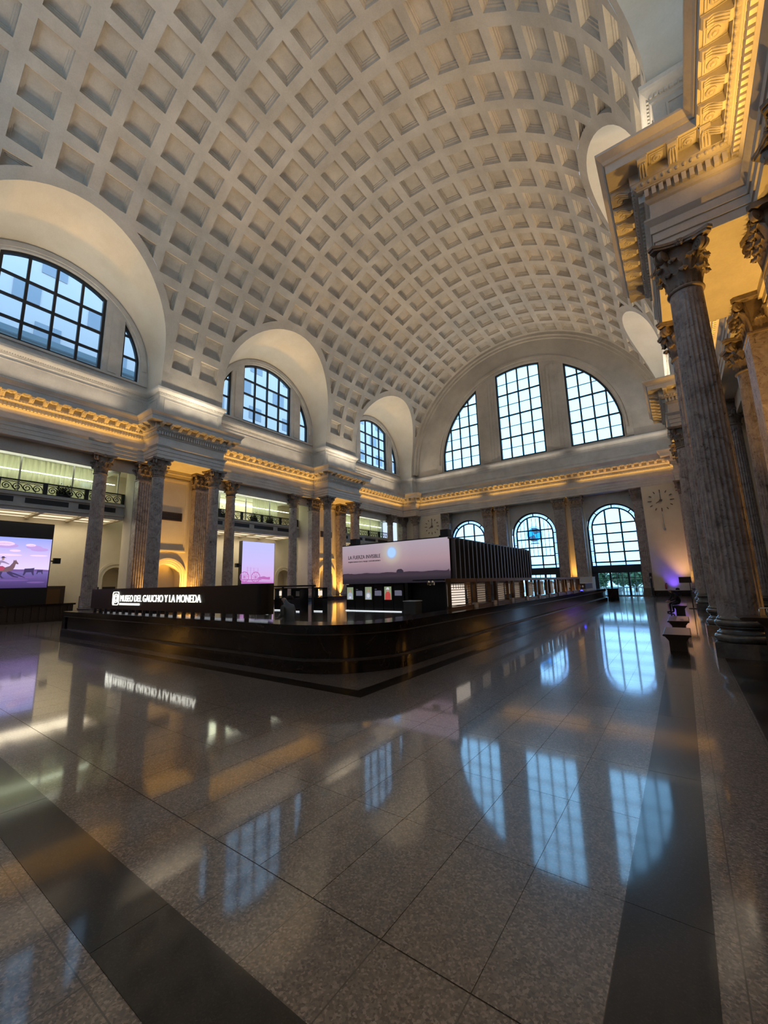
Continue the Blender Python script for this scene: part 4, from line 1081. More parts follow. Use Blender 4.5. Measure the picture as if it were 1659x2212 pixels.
# ================================================================== BALCONY SIDE (left aisle)
sx = lambda h: XC - h
for bi, yb in enumerate(BAYS):
    y0, y1 = yb - 6.3, yb + 6.3
    mb = MB(); mb.box(sx(25.6), sx(20.3), y0, y1, 7.9, 8.55); mb.box(sx(20.6), sx(20.22), y0, y1, 7.5, 7.9); mb.box(sx(20.6), sx(20.14), y0, y1, 7.72, 7.86); mb.box(sx(20.6), sx(20.12), y0, y1, 8.50, 8.62)
    mb.box(sx(20.6), sx(20.2), y0, y1, 8.55, 8.72)
    bal = tag(mb.build('balcony', 'balcony_stone'), 'grey stone balcony slab with dark vent slots, ' + ('above the screen with the running rider' if bi == 0 else 'above the lilac screen with cart wheels' if bi == 1 else 'in the bay next to the end wall'), 'balcony')
    k = 0
    for q in range(4):
        a = y0 + 0.4 + q*3.05; mb = MB(); mb.box(sx(20.3), sx(20.285), a, a + 2.45, 8.02, 8.38); mb.build('vent_slot', 'black_metal', bal)
    # beams and lit panels of the ceiling under the balcony
    for q in range(6):
        y = y0 + q*2.52; mb = MB(); mb.box(sx(24.3), sx(20.6), y - 0.14, y + 0.14, 7.50, 7.9); mb.build('ceiling_beam', 'beige_wall', bal)
    for q in range(2):
        x = sx(21.5 + 1.5*q); mb = MB(); mb.box(x - 0.08, x + 0.08, y0, y1, 7.52, 7.9); mb.build('ceiling_beam', 'beige_wall', bal)
    for q in range(5):
        for r_ in range(3):
            xa = sx(24.1 if r_ == 2 else 22.85 if r_ == 1 else 21.35); xb = sx(23.1 if r_ == 2 else 21.65 if r_ == 1 else 20.7)
            mb = MB(); mb.box(xa, xb, y0 + q*2.52 + 0.2, y0 + (q + 1)*2.52 - 0.2, 7.60, 7.64); mb.build('light_panel', 'panel_light', bal)
    area('aisle_light', (sx(22.3), yb, 7.3), (0, 0, -1), 11, 2.5, 210, (1, 0.86, 0.62))
    # wrought-iron railing
    rl_ = empty('railing', (sx(20.45), yb, 8.72)); tag(rl_, 'black wrought-iron scroll railing on the balcony ' + ('above the rider screen' if bi == 0 else 'above the cart screen' if bi == 1 else 'beside the end wall'), 'railing')
    mb = MB(); mb.box(-0.05, 0.05, -6.3, 6.3, 0.80, 0.88); mb.build('top_rail', 'iron', rl_)
    mb = MB(); mb.box(-0.03, 0.03, -6.3, 6.3, 0.04, 0.09); mb.build('bottom_rail', 'iron', rl_)
    mb = MB(); mb.box(-0.02, 0.02, -6.3, 6.3, 0.66, 0.69); mb.build('middle_rail', 'iron', rl_)
    if bi == 0:
        scr = MB(); pts = []
        for i in range(30):
            t = i/29; a = 0.4 + t*3.2*PI; r = 0.255*(1 - 0.80*t); pts.append((0, r*math.cos(a), r*math.sin(a)))
        scr.tube(pts, 0.030, 5); scr.tube([(0, 0.23, 0.10), (0, 0.34, -0.10), (0, 0.50, -0.255)], 0.03, 5)
        scr_me = scr.data('scroll', 'iron', True)
        pk = MB(); pk.box(-0.09, 0.09, -0.12, 0.12, 0.0, 0.86); pk_me = pk.data('railing_post', 'iron')
        cr_ = MB()
        for sg in (-1, 1): cr_.tube([(0, -0.06, 0.70), (0, 0.06, 0.79)] if sg > 0 else [(0, -0.06, 0.79), (0, 0.06, 0.70)], 0.011, 4)
        cr_me = cr_.data('lattice', 'iron')
    for q in range(6):
        yy = -6.2 + q*2.48; put('railing_post', pk_me, rl_, (0, yy, 0))
        if q < 5:
            for k in range(4): put('scroll', scr_me, rl_, (0, yy + 0.42 + k*0.54, 0.37))
            for k in range(18): put('lattice', cr_me, rl_, (0, yy + 0.18 + k*0.125, 0))
    # planter boxes hanging as dark bushes
    # glazed curtain wall of the mezzanine room
    spans = {0: [(-6.3, 4.7)], 1: [(-6.3, -2.8), (1.2, 4.6)], 2: [(-6.3, 6.3)]}[bi]
    for (a, c) in spans:
        mb = MB(); n = int((c - a)*22); A = []; B = []
        for i in range(n + 1):
            y = a + (c - a)*i/n; wv = 0.09*math.sin(y*19 + math.sin(y*3)) + 0.05*math.sin(y*43 + 1) + 0.03*math.sin(y*9)
            A.append((sx(22.02) + wv, yb + y, 8.6)); B.append((sx(22.02) + wv, yb + y, 11.9))
        mb.loft([A, B], False); o = mb.build('curtain', 'curtain', smooth=True, recalc=False)
        tag(o, 'pale green pleated curtain hanging behind the balcony railing, ' + ('widest, above the rider screen' if bi == 0 else ('narrow panel beside the open room' if a < 0 else 'second panel of the half-open room') if bi == 1 else 'next to the end wall'), 'curtain')
    mb = MB()
    for q in range(5): y = y0 + 0.1 + q*3.1; mb.box(sx(21.65), sx(21.55), y - 0.05, y + 0.05, 8.55, 11.9)
    mb.box(sx(21.66), sx(21.56), y0, y1, 11.5, 11.9)
    gw = empty('window_%d' % (WN[0] + 1), (0, 0, 0)); WN[0] += 1; struct(gw); mb.build('window_frame', 'balcony_stone', gw)
    for q in range(4):
        mb = MB(); y = y0 + 0.1 + q*3.1; mb.box(sx(21.61), sx(21.60), y + 0.06, y + 3.04, 8.6, 11.5); mb.build('pane', 'glass_clear', gw)
    mb = MB(); mb.box(sx(25.4), sx(21.7), y0, y1, 11.7, 11.8); rc = struct(mb.build('ceiling', 'room_white'), 'pale ceiling of the mezzanine room')
    for hx in (21.72, 23.9):  # outer bar is a tube's reflection in the glazing, built as a glowing bar
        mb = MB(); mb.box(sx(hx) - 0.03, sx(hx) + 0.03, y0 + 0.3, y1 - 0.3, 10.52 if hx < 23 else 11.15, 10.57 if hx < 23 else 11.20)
        o = mb.build('tube_and_reflection', 'tube_and_reflection'); tag(o, 'long white tube light in the mezzanine room ' + ('above the rider screen' if bi == 0 else 'above the cart screen' if bi == 1 else 'by the end wall') + (', its reflection built as a glowing bar by the curtain' if hx < 23 else ', deep in the room'), 'light')
    area('room_light', (sx(23.2), yb, 11.6), (0, 0, -1), 11, 2.0, 190, (0.98, 1.0, 0.80))
    area('curtain_wash', (sx(21.3), yb, 11.75), (-0.25, 0, -1), 11, 0.15, 45, (0.98, 1.0, 0.80))

for (y, lab) in ((9.75, 'dark bushy plant in a box on the railing above the rider screen'), (26.3, 'dark bushy plant on the railing straight above the cart screen'), (28.4, 'dark bushy plant on the railing next to a bay column'), (22.6, 'dark bushy plant on the railing beside the pier column')):
    pl_ = empty('potted_plant', (sx(20.88), y, 8.72)); tag(pl_, lab, 'plant')
    mb = MB(); mb.box(-0.10, 0.12, -0.42, 0.42, 0.0, 0.30); mb.build('planter_box', 'iron', pl_)
    mb = MB()
    for i in range(320):
        p = Vector((max(-0.2, min(0.2, random.gauss(0, 0.09))), random.uniform(-0.42, 0.42), 0.30 + abs(random.gauss(0, 0.28)))); d = Vector((random.uniform(-1, 1), random.uniform(-1, 1), random.uniform(-1, 1)))*0.09; e = Vector((random.uniform(-1, 1), random.uniform(-1, 1), random.uniform(-1, 1)))*0.05
        mb.face([p - d, p + e, p + d, p - e])
    o = mb.build('foliage', 'dark_leaf', pl_, recalc=False); o['kind'] = 'stuff'

# ================================================================== LED SCREENS in the aisle
def screen(name, y0, y1, z0, z1, x, mat, label, frame_top, frame_bot, side=0.0):
    r = empty(name, (x, (y0 + y1)/2, 0)); tag(r, label, 'screen'); yc = (y0 + y1)/2
    mb = MB(); mb.box(-0.55, -0.03, y0 - yc - side, y1 - yc + 0.06, frame_bot, frame_top); mb.build('housing', 'black_panel', r)
    mb = MB(); mb.box(-0.03, 0.0, y0 - yc, y1 - yc, z0, z1); mb.build('display', mat, r); return r
s1 = screen('led_screen', 1.0, 9.55, 2.33, 5.75, -36.6, 'led_pampa', 'tall LED screen showing a rider galloping past cattle under a lilac sky', 6.85, 0.95)
def flat(parent, name, mat, poly, x=0.006):
    mb = MB(); mb.prism(poly, lambda u, v, t: (t, u, v), x, x + 0.004); return mb.build(name, mat, parent)
yc = (1.0 + 9.55)/2
def ell(cu, cv, ru, rv_, n=18, rot=0): return [(cu + ru*math.cos(2*PI*i/n)*math.cos(rot) - rv_*math.sin(2*PI*i/n)*math.sin(rot), cv + ru*math.cos(2*PI*i/n)*math.sin(rot) + rv_*math.sin(2*PI*i/n)*math.cos(rot)) for i in range(n)]
q = lambda y: y - yc
# clouds
for (cy_, cz, ru, rv_, mt) in ((7.0, 5.30, 0.55, 0.16, 'img_cloudlit'), (7.1, 5.18, 0.65, 0.17, 'img_cloud'), (6.2, 5.42, 0.5, 0.18, 'img_cloud'), (8.6, 5.12, 0.45, 0.13, 'img_cloud'), (8.9, 4.98, 0.5, 0.13, 'img_cloud'), (8.4, 5.26, 0.28, 0.10, 'img_cloudlit'), (7.6, 4.85, 0.3, 0.08, 'img_cloudlit'), (7.3, 4.55, 0.7, 0.07, 'img_cloudlit'), (8.9, 4.55, 0.5, 0.06, 'img_cloudlit'), (4.5, 5.1, 0.9, 0.2, 'img_cloud'), (2.6, 4.9, 0.8, 0.16, 'img_cloudlit')):
    flat(s1, 'picture_cloud', mt, ell(q(cy_), cz, ru, rv_), 0.004)
flat(s1, 'picture_hill', 'img_purple', [(q(1.0), 3.42), (q(9.55), 3.42), (q(9.55), 3.56), (q(8.9), 3.60), (q(7.9), 3.58), (q(6.9), 3.62), (q(5), 3.56), (q(3), 3.66), (q(1.0), 3.58)], 0.005)
for (cy_, cz, ru) in ((7.6, 2.85, 0.9), (8.9, 2.70, 0.5), (6.3, 2.95, 0.8), (8.2, 3.05, 0.7), (4.4, 2.8, 1.1)): flat(s1, 'picture_dust', 'img_purple', ell(q(cy_), cz, ru, 0.06), 0.006)
# horse and rider (galloping to the right edge), cattle
flat(s1, 'picture_horse', 'img_brown', [(q(6.35), 3.52), (q(6.45), 3.68), (q(6.80), 3.72), (q(7.20), 3.70), (q(7.42), 3.80), (q(7.56), 4.02), (q(7.60), 4.22), (q(7.66), 4.16), (q(7.70), 4.24), (q(7.76), 4.12), (q(7.86), 3.98), (q(7.84), 3.92), (q(7.72), 3.96), (q(7.68), 3.72), (q(7.58), 3.50), (q(7.30), 3.40), (q(6.75), 3.40), (q(6.45), 3.36)], 0.007)
for pts in ([(7.38, 3.46), (7.52, 3.42), (7.92, 3.24), (8.26, 3.06), (8.30, 3.00), (8.18, 3.04), (7.86, 3.16), (7.42, 3.34)], [(7.30, 3.42), (7.46, 3.40), (7.72, 3.14), (7.94, 3.08), (7.92, 3.02), (7.66, 3.06), (7.34, 3.30)], [(6.95, 3.42), (7.10, 3.42), (7.04, 3.18), (7.14, 3.04), (7.24, 2.99), (7.08, 2.98), (6.96, 3.16)]):
    flat(s1, 'picture_horse_leg', 'img_dark', [(q(a_), b_) for a_, b_ in pts], 0.0075)
flat(s1, 'picture_saddle', 'img_red', [(q(6.70), 3.62), (q(6.84), 3.78), (q(7.06), 3.80), (q(7.20), 3.70), (q(7.12), 3.52), (q(6.88), 3.46)], 0.009)
flat(s1, 'picture_rider', 'img_pale', [(q(6.56), 3.74), (q(6.62), 4.00), (q(6.80), 4.12), (q(7.00), 4.18), (q(7.22), 4.06), (q(7.40), 3.94), (q(7.36), 3.90), (q(7.16), 3.98), (q(6.98), 4.02), (q(6.92), 3.78)], 0.010)
flat(s1, 'picture_rider_head', 'img_skin', ell(q(7.04), 4.28, 0.07, 0.085), 0.010)
flat(s1, 'picture_rider_hat', 'img_dark', [(q(6.88), 4.33), (q(7.22), 4.34), (q(7.12), 4.38), (q(7.08), 4.44), (q(6.98), 4.43), (q(6.96), 4.37)], 0.011)
for (c0_, k) in ((8.45, 1.0), (9.05, 0.6)):
    flat(s1, 'picture_cattle', 'img_dark', [(q(c0_ - 0.26*k), 3.40), (q(c0_ - 0.24*k), 3.40 + 0.24*k), (q(c0_ + 0.10*k), 3.40 + 0.26*k), (q(c0_ + 0.30*k), 3.40 + 0.30*k), (q(c0_ + 0.26*k), 3.40 + 0.12*k), (q(c0_ + 0.30*k), 3.40 - 0.22*k), (q(c0_ + 0.22*k), 3.40 - 0.2*k), (q(c0_ + 0.14*k), 3.40), (q(c0_ - 0.14*k), 3.40 - 0.02*k), (q(c0_ - 0.22*k), 3.40 - 0.22*k), (q(c0_ - 0.30*k), 3.40 - 0.22*k)], 0.007)
s2 = screen('led_screen', 25.45, 29.55, 2.35, 6.75, -36.6, 'led_lilac', 'portrait LED screen showing cart wheels under a lilac sky', 6.78, 0.95, 0.05)
yc2 = (25.45 + 29.55)/2; q = lambda y: y - yc2
def wheel(cu, cv, r):
    mb = MB(); n = 24
    A = [(r*math.cos(2*PI*i/n), r*1.0*math.sin(2*PI*i/n)) for i in range(n)]; B = [(u*0.86, v*0.86) for u, v in A]
    ring(mb, [(cu + u, cv + v) for u, v in A], [(cu + u, cv + v) for u, v in B], lambda u, v, t: (t, u, v), 0.005, 0.010)
    for k in range(10):
        a = 2*PI*k/10; dx_, dy_ = math.cos(a), math.sin(a); px_, py_ = -dy_*0.018, dx_*0.018
        mb.prism([(cu + px_, cv + py_), (cu + dx_*r*0.9 + px_, cv + dy_*r*0.9 + py_), (cu + dx_*r*0.9 - px_, cv + dy_*r*0.9 - py_), (cu - px_, cv - py_)], lambda u, v, t: (t, u, v), 0.005, 0.010)
    mb.build('picture_wheel', 'img_magenta', s2)
wheel(q(25.78), 3.05, 0.55); wheel(q(27.15), 3.02, 0.58)
flat(s2, 'picture_cart', 'img_magenta', [(q(27.3), 2.85), (q(29.0), 2.75), (q(29.05), 3.05), (q(28.6), 3.02), (q(28.2), 3.12), (q(27.6), 3.02)], 0.006)
for (a, b_, c, d) in ((25.9, 3.7, 27.6, 3.72), (25.9, 3.95, 27.3, 3.98), (25.9, 3.45, 27.5, 3.47), (26.1, 3.1, 26.13, 4.1), (26.5, 3.1, 26.53, 4.05), (26.9, 3.4, 26.93, 4.0), (27.4, 3.4, 27.43, 4.0), (25.45, 2.72, 27.9, 2.80)):
    flat(s2, 'picture_rail', 'img_cloud' if c - a > 0.5 and b_ > 3 else 'img_magenta', [(q(a), b_), (q(c), b_), (q(c), d), (q(a), d)], 0.005)
flat(s2, 'picture_ground', 'img_magenta', [(q(25.45), 2.36), (q(29.55), 2.36), (q(29.55), 2.42), (q(28), 2.50), (q(26.3), 2.52), (q(25.45), 2.60)], 0.005)
# small wall speakers by the screens
for (y, z, lab) in ((9.98, 4.2, 'small black loudspeaker fixed beside the rider screen'), (24.95, 4.2, 'small black loudspeaker fixed beside the cart screen')):
    sp_ = empty('wall_speaker', (-36.7, y, z)); tag(sp_, lab, 'speaker')
    mb = MB(); mb.box(-0.15, 0.15, -0.2, 0.2, -0.18, 0.22); mb.build('cabinet', 'black_metal', sp_); mb = MB(); mb.box(0.15, 0.165, -0.16, 0.16, -0.14, 0.18); mb.build('grille', 'dark_cloth', sp_)
    mb = MB(); mb.box(-0.1, -0.02, -0.32 if y < 10 else 0.1, -0.1 if y < 10 else 0.6, -0.04, 0.04); mb.build('bracket', 'black_metal', sp_)
# dark counter under the first screen, and a doorway at the back
ct = empty('back_counter', (-36.6, 6.6, 0)); tag(ct, 'dark wooden counter with turned posts below the rider screen', 'counter')
mb = MB(); mb.box(0.08, 0.95, -4.6, 4.5, 1.08, 1.20); mb.build('counter_top', 'black_marble', ct)
mb = MB(); mb.box(0.12, 0.8, -4.5, 4.4, 0.0, 1.08); mb.build('counter_body', 'dark_wood', ct)
tp_ = MB(); tp_.lathe([(0.05, 0.15), (0.05, 0.25), (0.03, 0.35), (0.055, 0.55), (0.03, 0.78), (0.05, 0.9), (0.05, 1.0)], 8); tp_me = tp_.data('turned_post', 'dark_wood', True)
for k in range(22): put('turned_post', tp_me, ct, (0.84, -4.3 + k*0.4, 0))
cab = empty('cupboard', (-39.1, 10.7, 0)); tag(cab, 'dark framed cupboard with pale panel against the cream rear wall', 'cupboard')
mb = MB(); mb.box(-0.3, 0.25, -1.1, 0.6, 0, 2.45); mb.build('cupboard_body', 'dark_wood', cab)
mb = MB(); mb.box(0.25, 0.28, -0.95, 0.30, 0.3, 2.22); mb.build('cupboard_panel', 'bronze', cab)
desk = empty('service_desk', (-37.0, 13.4, 0)); tag(desk, 'dark service desk with two monitors beside the pier near the museum sign', 'desk')
mb = MB(); mb.box(-0.4, 0.4, -1.6, 1.1, 0, 1.65); mb.build('desk_body', 'dark_wood', desk)
for (y, a) in ((-1.0, 0.5), (0.2, 0.45)):
    mb = MB(); mb.box(0.0, 0.06, y - a, y + a, 1.8, 2.3); mb.build('monitor', 'black_panel', desk); mb = MB(); mb.box(-0.02, 0.03, y - 0.05, y + 0.05, 1.6, 1.85); mb.build('monitor_stand', 'black_metal', desk)

# ================================================================== THE ISLAND COUNTER
def round_path(r_in=0.0):
    # outline of the counter front: left end -> front -> rounded corner -> right side, offset inwards by r_in
    xr, yf, rr = -5.98 - r_in, 7.05 + r_in, 2.2
    pts = [(-23.7, yf)]
    n = 16
    cx, cyy = -5.98 - rr, 7.05 + rr
    r2 = rr - r_in
    pts += [(-20 + 1.6*i, yf) for i in range(8)]
    for i in range(n + 1):
        a = -PI/2 + PI/2*i/n; pts.append((cx + r2*math.cos(a), cyy + r2*math.sin(a)))
    pts += [(xr, 10.5 + 1.8*i) for i in range(18)] + [(xr, 42.8)]
    return pts
def island_part(name, mat, z0, z1, din, dout, parent):
    A, B = round_path(-dout), round_path(din)
    mb = MB()
    mb.loft([[(x, y, z0) for x, y in A], [(x, y, z1) for x, y in A], [(x, y, z1) for x, y in B], [(x, y, z0) for x, y in B], [(x, y, z0) for x, y in A]], False)
    for k in (0, -1): mb.face([(A[k][0], A[k][1], z0), (A[k][0], A[k][1], z1), (B[k][0], B[k][1], z1), (B[k][0], B[k][1], z0)])
    o = mb.build(name, mat, parent); shade_auto(o.data, 30); return o
isl = empty('island_counter', (0, 0, 0)); tag(isl, 'long black marble bank counter with rounded corner and polished top', 'counter')
island_part('counter_base', 'black_marble', 0.0, 0.27, 0.6, 0.16, isl)
island_part('lower_moulding', 'groove_marble', 0.27, 0.31, 0.6, 0.13, isl)
island_part('counter_body', 'black_marble', 0.31, 0.86, 0.6, 0.0, isl)
island_part('upper_moulding', 'groove_marble', 0.86, 0.895, 0.6, 0.09, isl)
island_part('counter_top', 'black_marble', 0.895, 1.10, 0.75, 0.10, isl)
mb = MB(); mb.box(-24.0, -23.6, 7.0, 42.8, 0, 1.10); mb.build('end_panel', 'black_marble', isl)
fl_ = MB(); fl_.box(-23.5, -6.9, 9.4, 42.7, 0.0, 0.80)
struct(fl_.build('floor', 'black_granite'), 'dark raised floor inside the counter')
# sign along the counter front
sg = empty('museum_sign', (-16.5, 7.75, 1.10)); tag(sg, 'long black sign with glowing white museum name on the counter', 'sign')
mb = MB(); A = [(-6.45, 0.0), (6.12, 0.0)] + [(6.12 + 0.28*math.sin(PI/2*i/8), 0.28 - 0.28*math.cos(PI/2*i/8)) for i in range(1, 9)] + [(6.40, 0.42), (-6.45, 0.42)]
mb.prism(A, lambda u, v, t: (u, v, t), 0.12, 1.0); o = mb.build('sign_box', 'black_panel', sg); shade_auto(o.data, 30)
for k in range(20):
    x = -6.1 + k*0.615; mb = MB(); mb.box(x - 0.05, x + 0.05, 0.02, 0.12, 0.0, 0.13); mb.build('sign_post', 'black_metal', sg)
mb = MB(); mb.box(-5.9, 6.2, 0.34, 0.39, 0.10, 0.125); mb.build('light_strip', 'strip_light', sg)
def text(name, body, size, mat, parent, mtx, extrude=0.006, bold=0.0, sx_=1.0, space=1.0):
    c = bpy.data.curves.new(name, 'FONT'); c.body = body; c.size = size; c.extrude = extrude; c.offset = bold; c.space_character = space
    t = bpy.data.objects.new(name, c); COL.objects.link(t); bpy.context.view_layer.update()
    me = bpy.data.meshes.new_from_object(t.evaluated_get(bpy.context.evaluated_depsgraph_get()))
    bpy.data.objects.remove(t); me.materials.clear(); me.materials.append(MATS[mat])
    xs = [v_.co.x for v_ in me.vertices]; wdt = max(xs) - min(xs)
    for v_ in me.vertices: v_.co.x -= min(xs)
    me.name = name
    return put(name, me, parent, mtx=mtx), wdt
# name: from x = -20.0 to -13.7 on the face, z 1.40 - 1.73
FACE = Matrix(((1, 0, 0, 0), (0, 0, -1, 0), (0, 1, 0, 0), (0, 0, 0, 1)))
def sign_text(body, x0, x1, z0, size, nm, mat, parent, yoff, bold=0.0, space=1.0):
    o, wd = text(nm, body, size, mat, parent, Matrix.Identity(4), 0.012, bold, 1.0, space)
    k = (x1 - x0)/wd; o.matrix_local = Matrix.Translation((x0, yoff, z0)) @ FACE @ Matrix.Diagonal((k, 1, 1, 1)); return o
sign_text('MUSEO DEL GAUCHO Y LA MONEDA', -3.22, 3.13, 0.455, 0.38, 'sign_lettering', 'sign_light', sg, -0.02, 0.0)
mb = MB(); mb.box(-3.25, -1.41, -0.03, -0.005, 0.305, 0.385); mb.build('sign_underline', 'sign_light', sg)   # small line, unreadable in the photo
# emblem: ring inside a rounded frame
mb = MB(); fx = lambda u, v, t: (u, t, v)
def rrect(cu, cv, hu, hv_, r, n=5):
    pts = []
    for k, (a, b_) in enumerate(((1, 1), (-1, 1), (-1, -1), (1, -1))):
        for i in range(n + 1):
            t = PI/2*k + PI/2*i/n; pts.append((cu + a*(hu - r) + r*math.cos(t), cv + b_*(hv_ - r) + r*math.sin(t)))
    return pts
ring(mb, rrect(-3.69, 0.58, 0.31, 0.29, 0.12), rrect(-3.69, 0.58, 0.28, 0.262, 0.10), fx, -0.03, -0.005)
for r in (0.20, 0.12): ring(mb, ell(-3.67, 0.59, r*1.15, r, 24), ell(-3.67, 0.59, r*1.15 - 0.04, r - 0.035, 24), fx, -0.03, -0.005)
mb.prism([(-3.95, 0.29), (-3.85, 0.29), (-3.85, 0.52), (-3.95, 0.56)], fx, -0.03, -0.005)
mb.build('sign_emblem', 'sign_light', sg)

# ================================================================== LED CUBE
X0, X1, Y0, Y1 = -13.42, -7.64, 15.0, 25.6
cube = empty('led_pavilion', ((X0 + X1)/2, Y0, 0.8)); tag(cube, 'black exhibition pavilion with wide dusk landscape screen on its front', 'pavilion'); cx_ = (X0 + X1)/2
L = lambda x: x - cx_
mb = MB(); mb.box(L(X0), L(X1), 0.12, Y1 - Y0, 1.25, 3.09); mb.build('upper_box', 'black_panel', cube)
mb = MB(); mb.box(L(X0) + 0.1, L(X1) - 0.4, 0.35, Y1 - Y0 - 0.2, 0.0, 1.25); mb.build('lower_wall', 'black_panel', cube)
mb = MB(); mb.box(L(X0), L(X1), 0.0, 0.12, 1.25, 3.07); mb.build('display', 'led_dusk', cube)
mb = MB(); mb.box(L(X1), L(X1) + 0.02, 0.0, Y1 - Y0, 3.0, 3.10); mb.build('edge_trim', 'ribbed_metal', cube)
fin = MB(); fin.box(0.0, 0.16, -0.055, 0.055, 1.32, 3.04); fin_me = fin.data('fin', 'ribbed_metal')
for k in range(24): put('fin', fin_me, cube, (L(X1), 0.30 + k*0.445, 0))
for k in range(3): mb = MB(); mb.box(L(X0) - 0.02, L(X1) + 0.02, 0.02 if k == 0 else 5*k, 0.12 if k == 0 else 5*k + 0.1, 3.08, 3.12); mb.build('edge_trim', 'black_metal', cube)
sign_text('LA FUERZA INVISIBLE', L(X0) + 0.39, L(X0) + 2.32, 2.42, 0.245, 'title_lettering', 'img_ink', cube, -0.004)
sign_text('MUJERES RURALES EN EL PAISAJE CONTEMPORÁNEO', L(X0) + 0.39, L(X0) + 2.32, 2.26, 0.085, 'title_subtitle', 'img_hill', cube, -0.004)
def cflat(nm, mat, poly, t=-0.004): mb = MB(); mb.prism(poly, lambda u, v, t_: (u, t_, v), t - 0.004, t); return mb.build(nm, mat, cube)
hz = [(L(X0), 1.70)] + [(L(X0) + (X1 - X0)*i/60, 1.715 + 0.02*random.random() + 0.015*math.sin(i*0.5)) for i in range(1, 60)] + [(L(X1), 1.78), (L(X1), 1.60), (L(X0), 1.60)]
cflat('picture_horizon', 'img_hill', hz, -0.0035)
cflat('picture_hut', 'img_ink', [(0.30, 1.70), (0.31, 1.79), (0.38, 1.85), (0.56, 1.86), (0.66, 1.79), (0.68, 1.70)], -0.006)
for (x, lab) in ((L(X0) + 0.5, 'near the title'), (L(X1) - 0.28, 'over the screen corner')):
    sp_ = empty('roof_speaker', (x + cx_, Y0 + 0.35, 3.93)); tag(sp_, 'black box loudspeaker on the pavilion roof ' + lab, 'speaker')
    mb = MB(); mb.box(-0.16, 0.20, -0.15, 0.2, 0.05, 0.30); mb.build('cabinet', 'black_metal', sp_); mb = MB(); mb.box(-0.2, 0.24, -0.2, 0.24, -0.03, 0.05); mb.build('foot', 'black_metal', sp_)
# panels with portraits under the screen
for k in range(6):
    xa = L(X0) + 0.08 + k*0.56
    mb = MB(); mb.box(xa, xa + 0.53, 0.18, 0.26, 0.05, 1.22); mb.build('info_panel', 'black_panel', cube)
    if k % 2 == 0:
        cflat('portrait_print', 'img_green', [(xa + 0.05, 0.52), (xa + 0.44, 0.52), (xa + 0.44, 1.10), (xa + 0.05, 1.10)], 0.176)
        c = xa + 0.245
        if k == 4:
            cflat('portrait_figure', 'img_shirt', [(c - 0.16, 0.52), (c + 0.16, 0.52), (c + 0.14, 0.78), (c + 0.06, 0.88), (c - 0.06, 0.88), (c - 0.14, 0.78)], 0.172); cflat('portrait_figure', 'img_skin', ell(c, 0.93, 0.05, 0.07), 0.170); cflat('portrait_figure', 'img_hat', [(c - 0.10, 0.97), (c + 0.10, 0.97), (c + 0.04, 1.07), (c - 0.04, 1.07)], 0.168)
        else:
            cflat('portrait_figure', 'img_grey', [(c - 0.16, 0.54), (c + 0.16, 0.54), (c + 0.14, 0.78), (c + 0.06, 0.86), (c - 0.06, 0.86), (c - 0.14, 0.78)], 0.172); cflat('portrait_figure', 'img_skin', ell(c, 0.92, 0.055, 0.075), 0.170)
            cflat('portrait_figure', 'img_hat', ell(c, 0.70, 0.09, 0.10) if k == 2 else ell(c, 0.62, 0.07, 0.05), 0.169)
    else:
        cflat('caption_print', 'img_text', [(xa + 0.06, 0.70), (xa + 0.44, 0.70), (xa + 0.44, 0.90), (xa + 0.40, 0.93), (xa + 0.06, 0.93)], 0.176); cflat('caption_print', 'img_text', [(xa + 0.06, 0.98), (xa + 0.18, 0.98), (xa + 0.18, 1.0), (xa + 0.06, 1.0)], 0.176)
mb = MB(); mb.box(L(X0) + 0.08, L(X0) + 3.3, 0.10, 0.16, 0.005, 0.03); mb.build('light_strip', 'strip_light', cube)
mb = MB(); mb.box(L(X0) + 3.6, L(X0) + 3.75, 0.0, 0.3, 0.0, 1.25); mb.build('lower_post', 'black_panel', cube)
bxw = empty('white_box', (X0 + 4.35, Y0 - 0.6, 0.80)); tag(bxw, 'small pale cube pedestal standing below the dusk screen', 'pedestal')
mb = MB(); mb.box(-0.28, 0.28, -0.25, 0.25, 0, 0.50); mb.build('pedestal_body', 'ribbed_metal', bxw); mb = MB(); mb.box(-0.3, 0.3, -0.27, 0.27, 0.5, 0.53); mb.build('pedestal_top', 'pale_case', bxw)
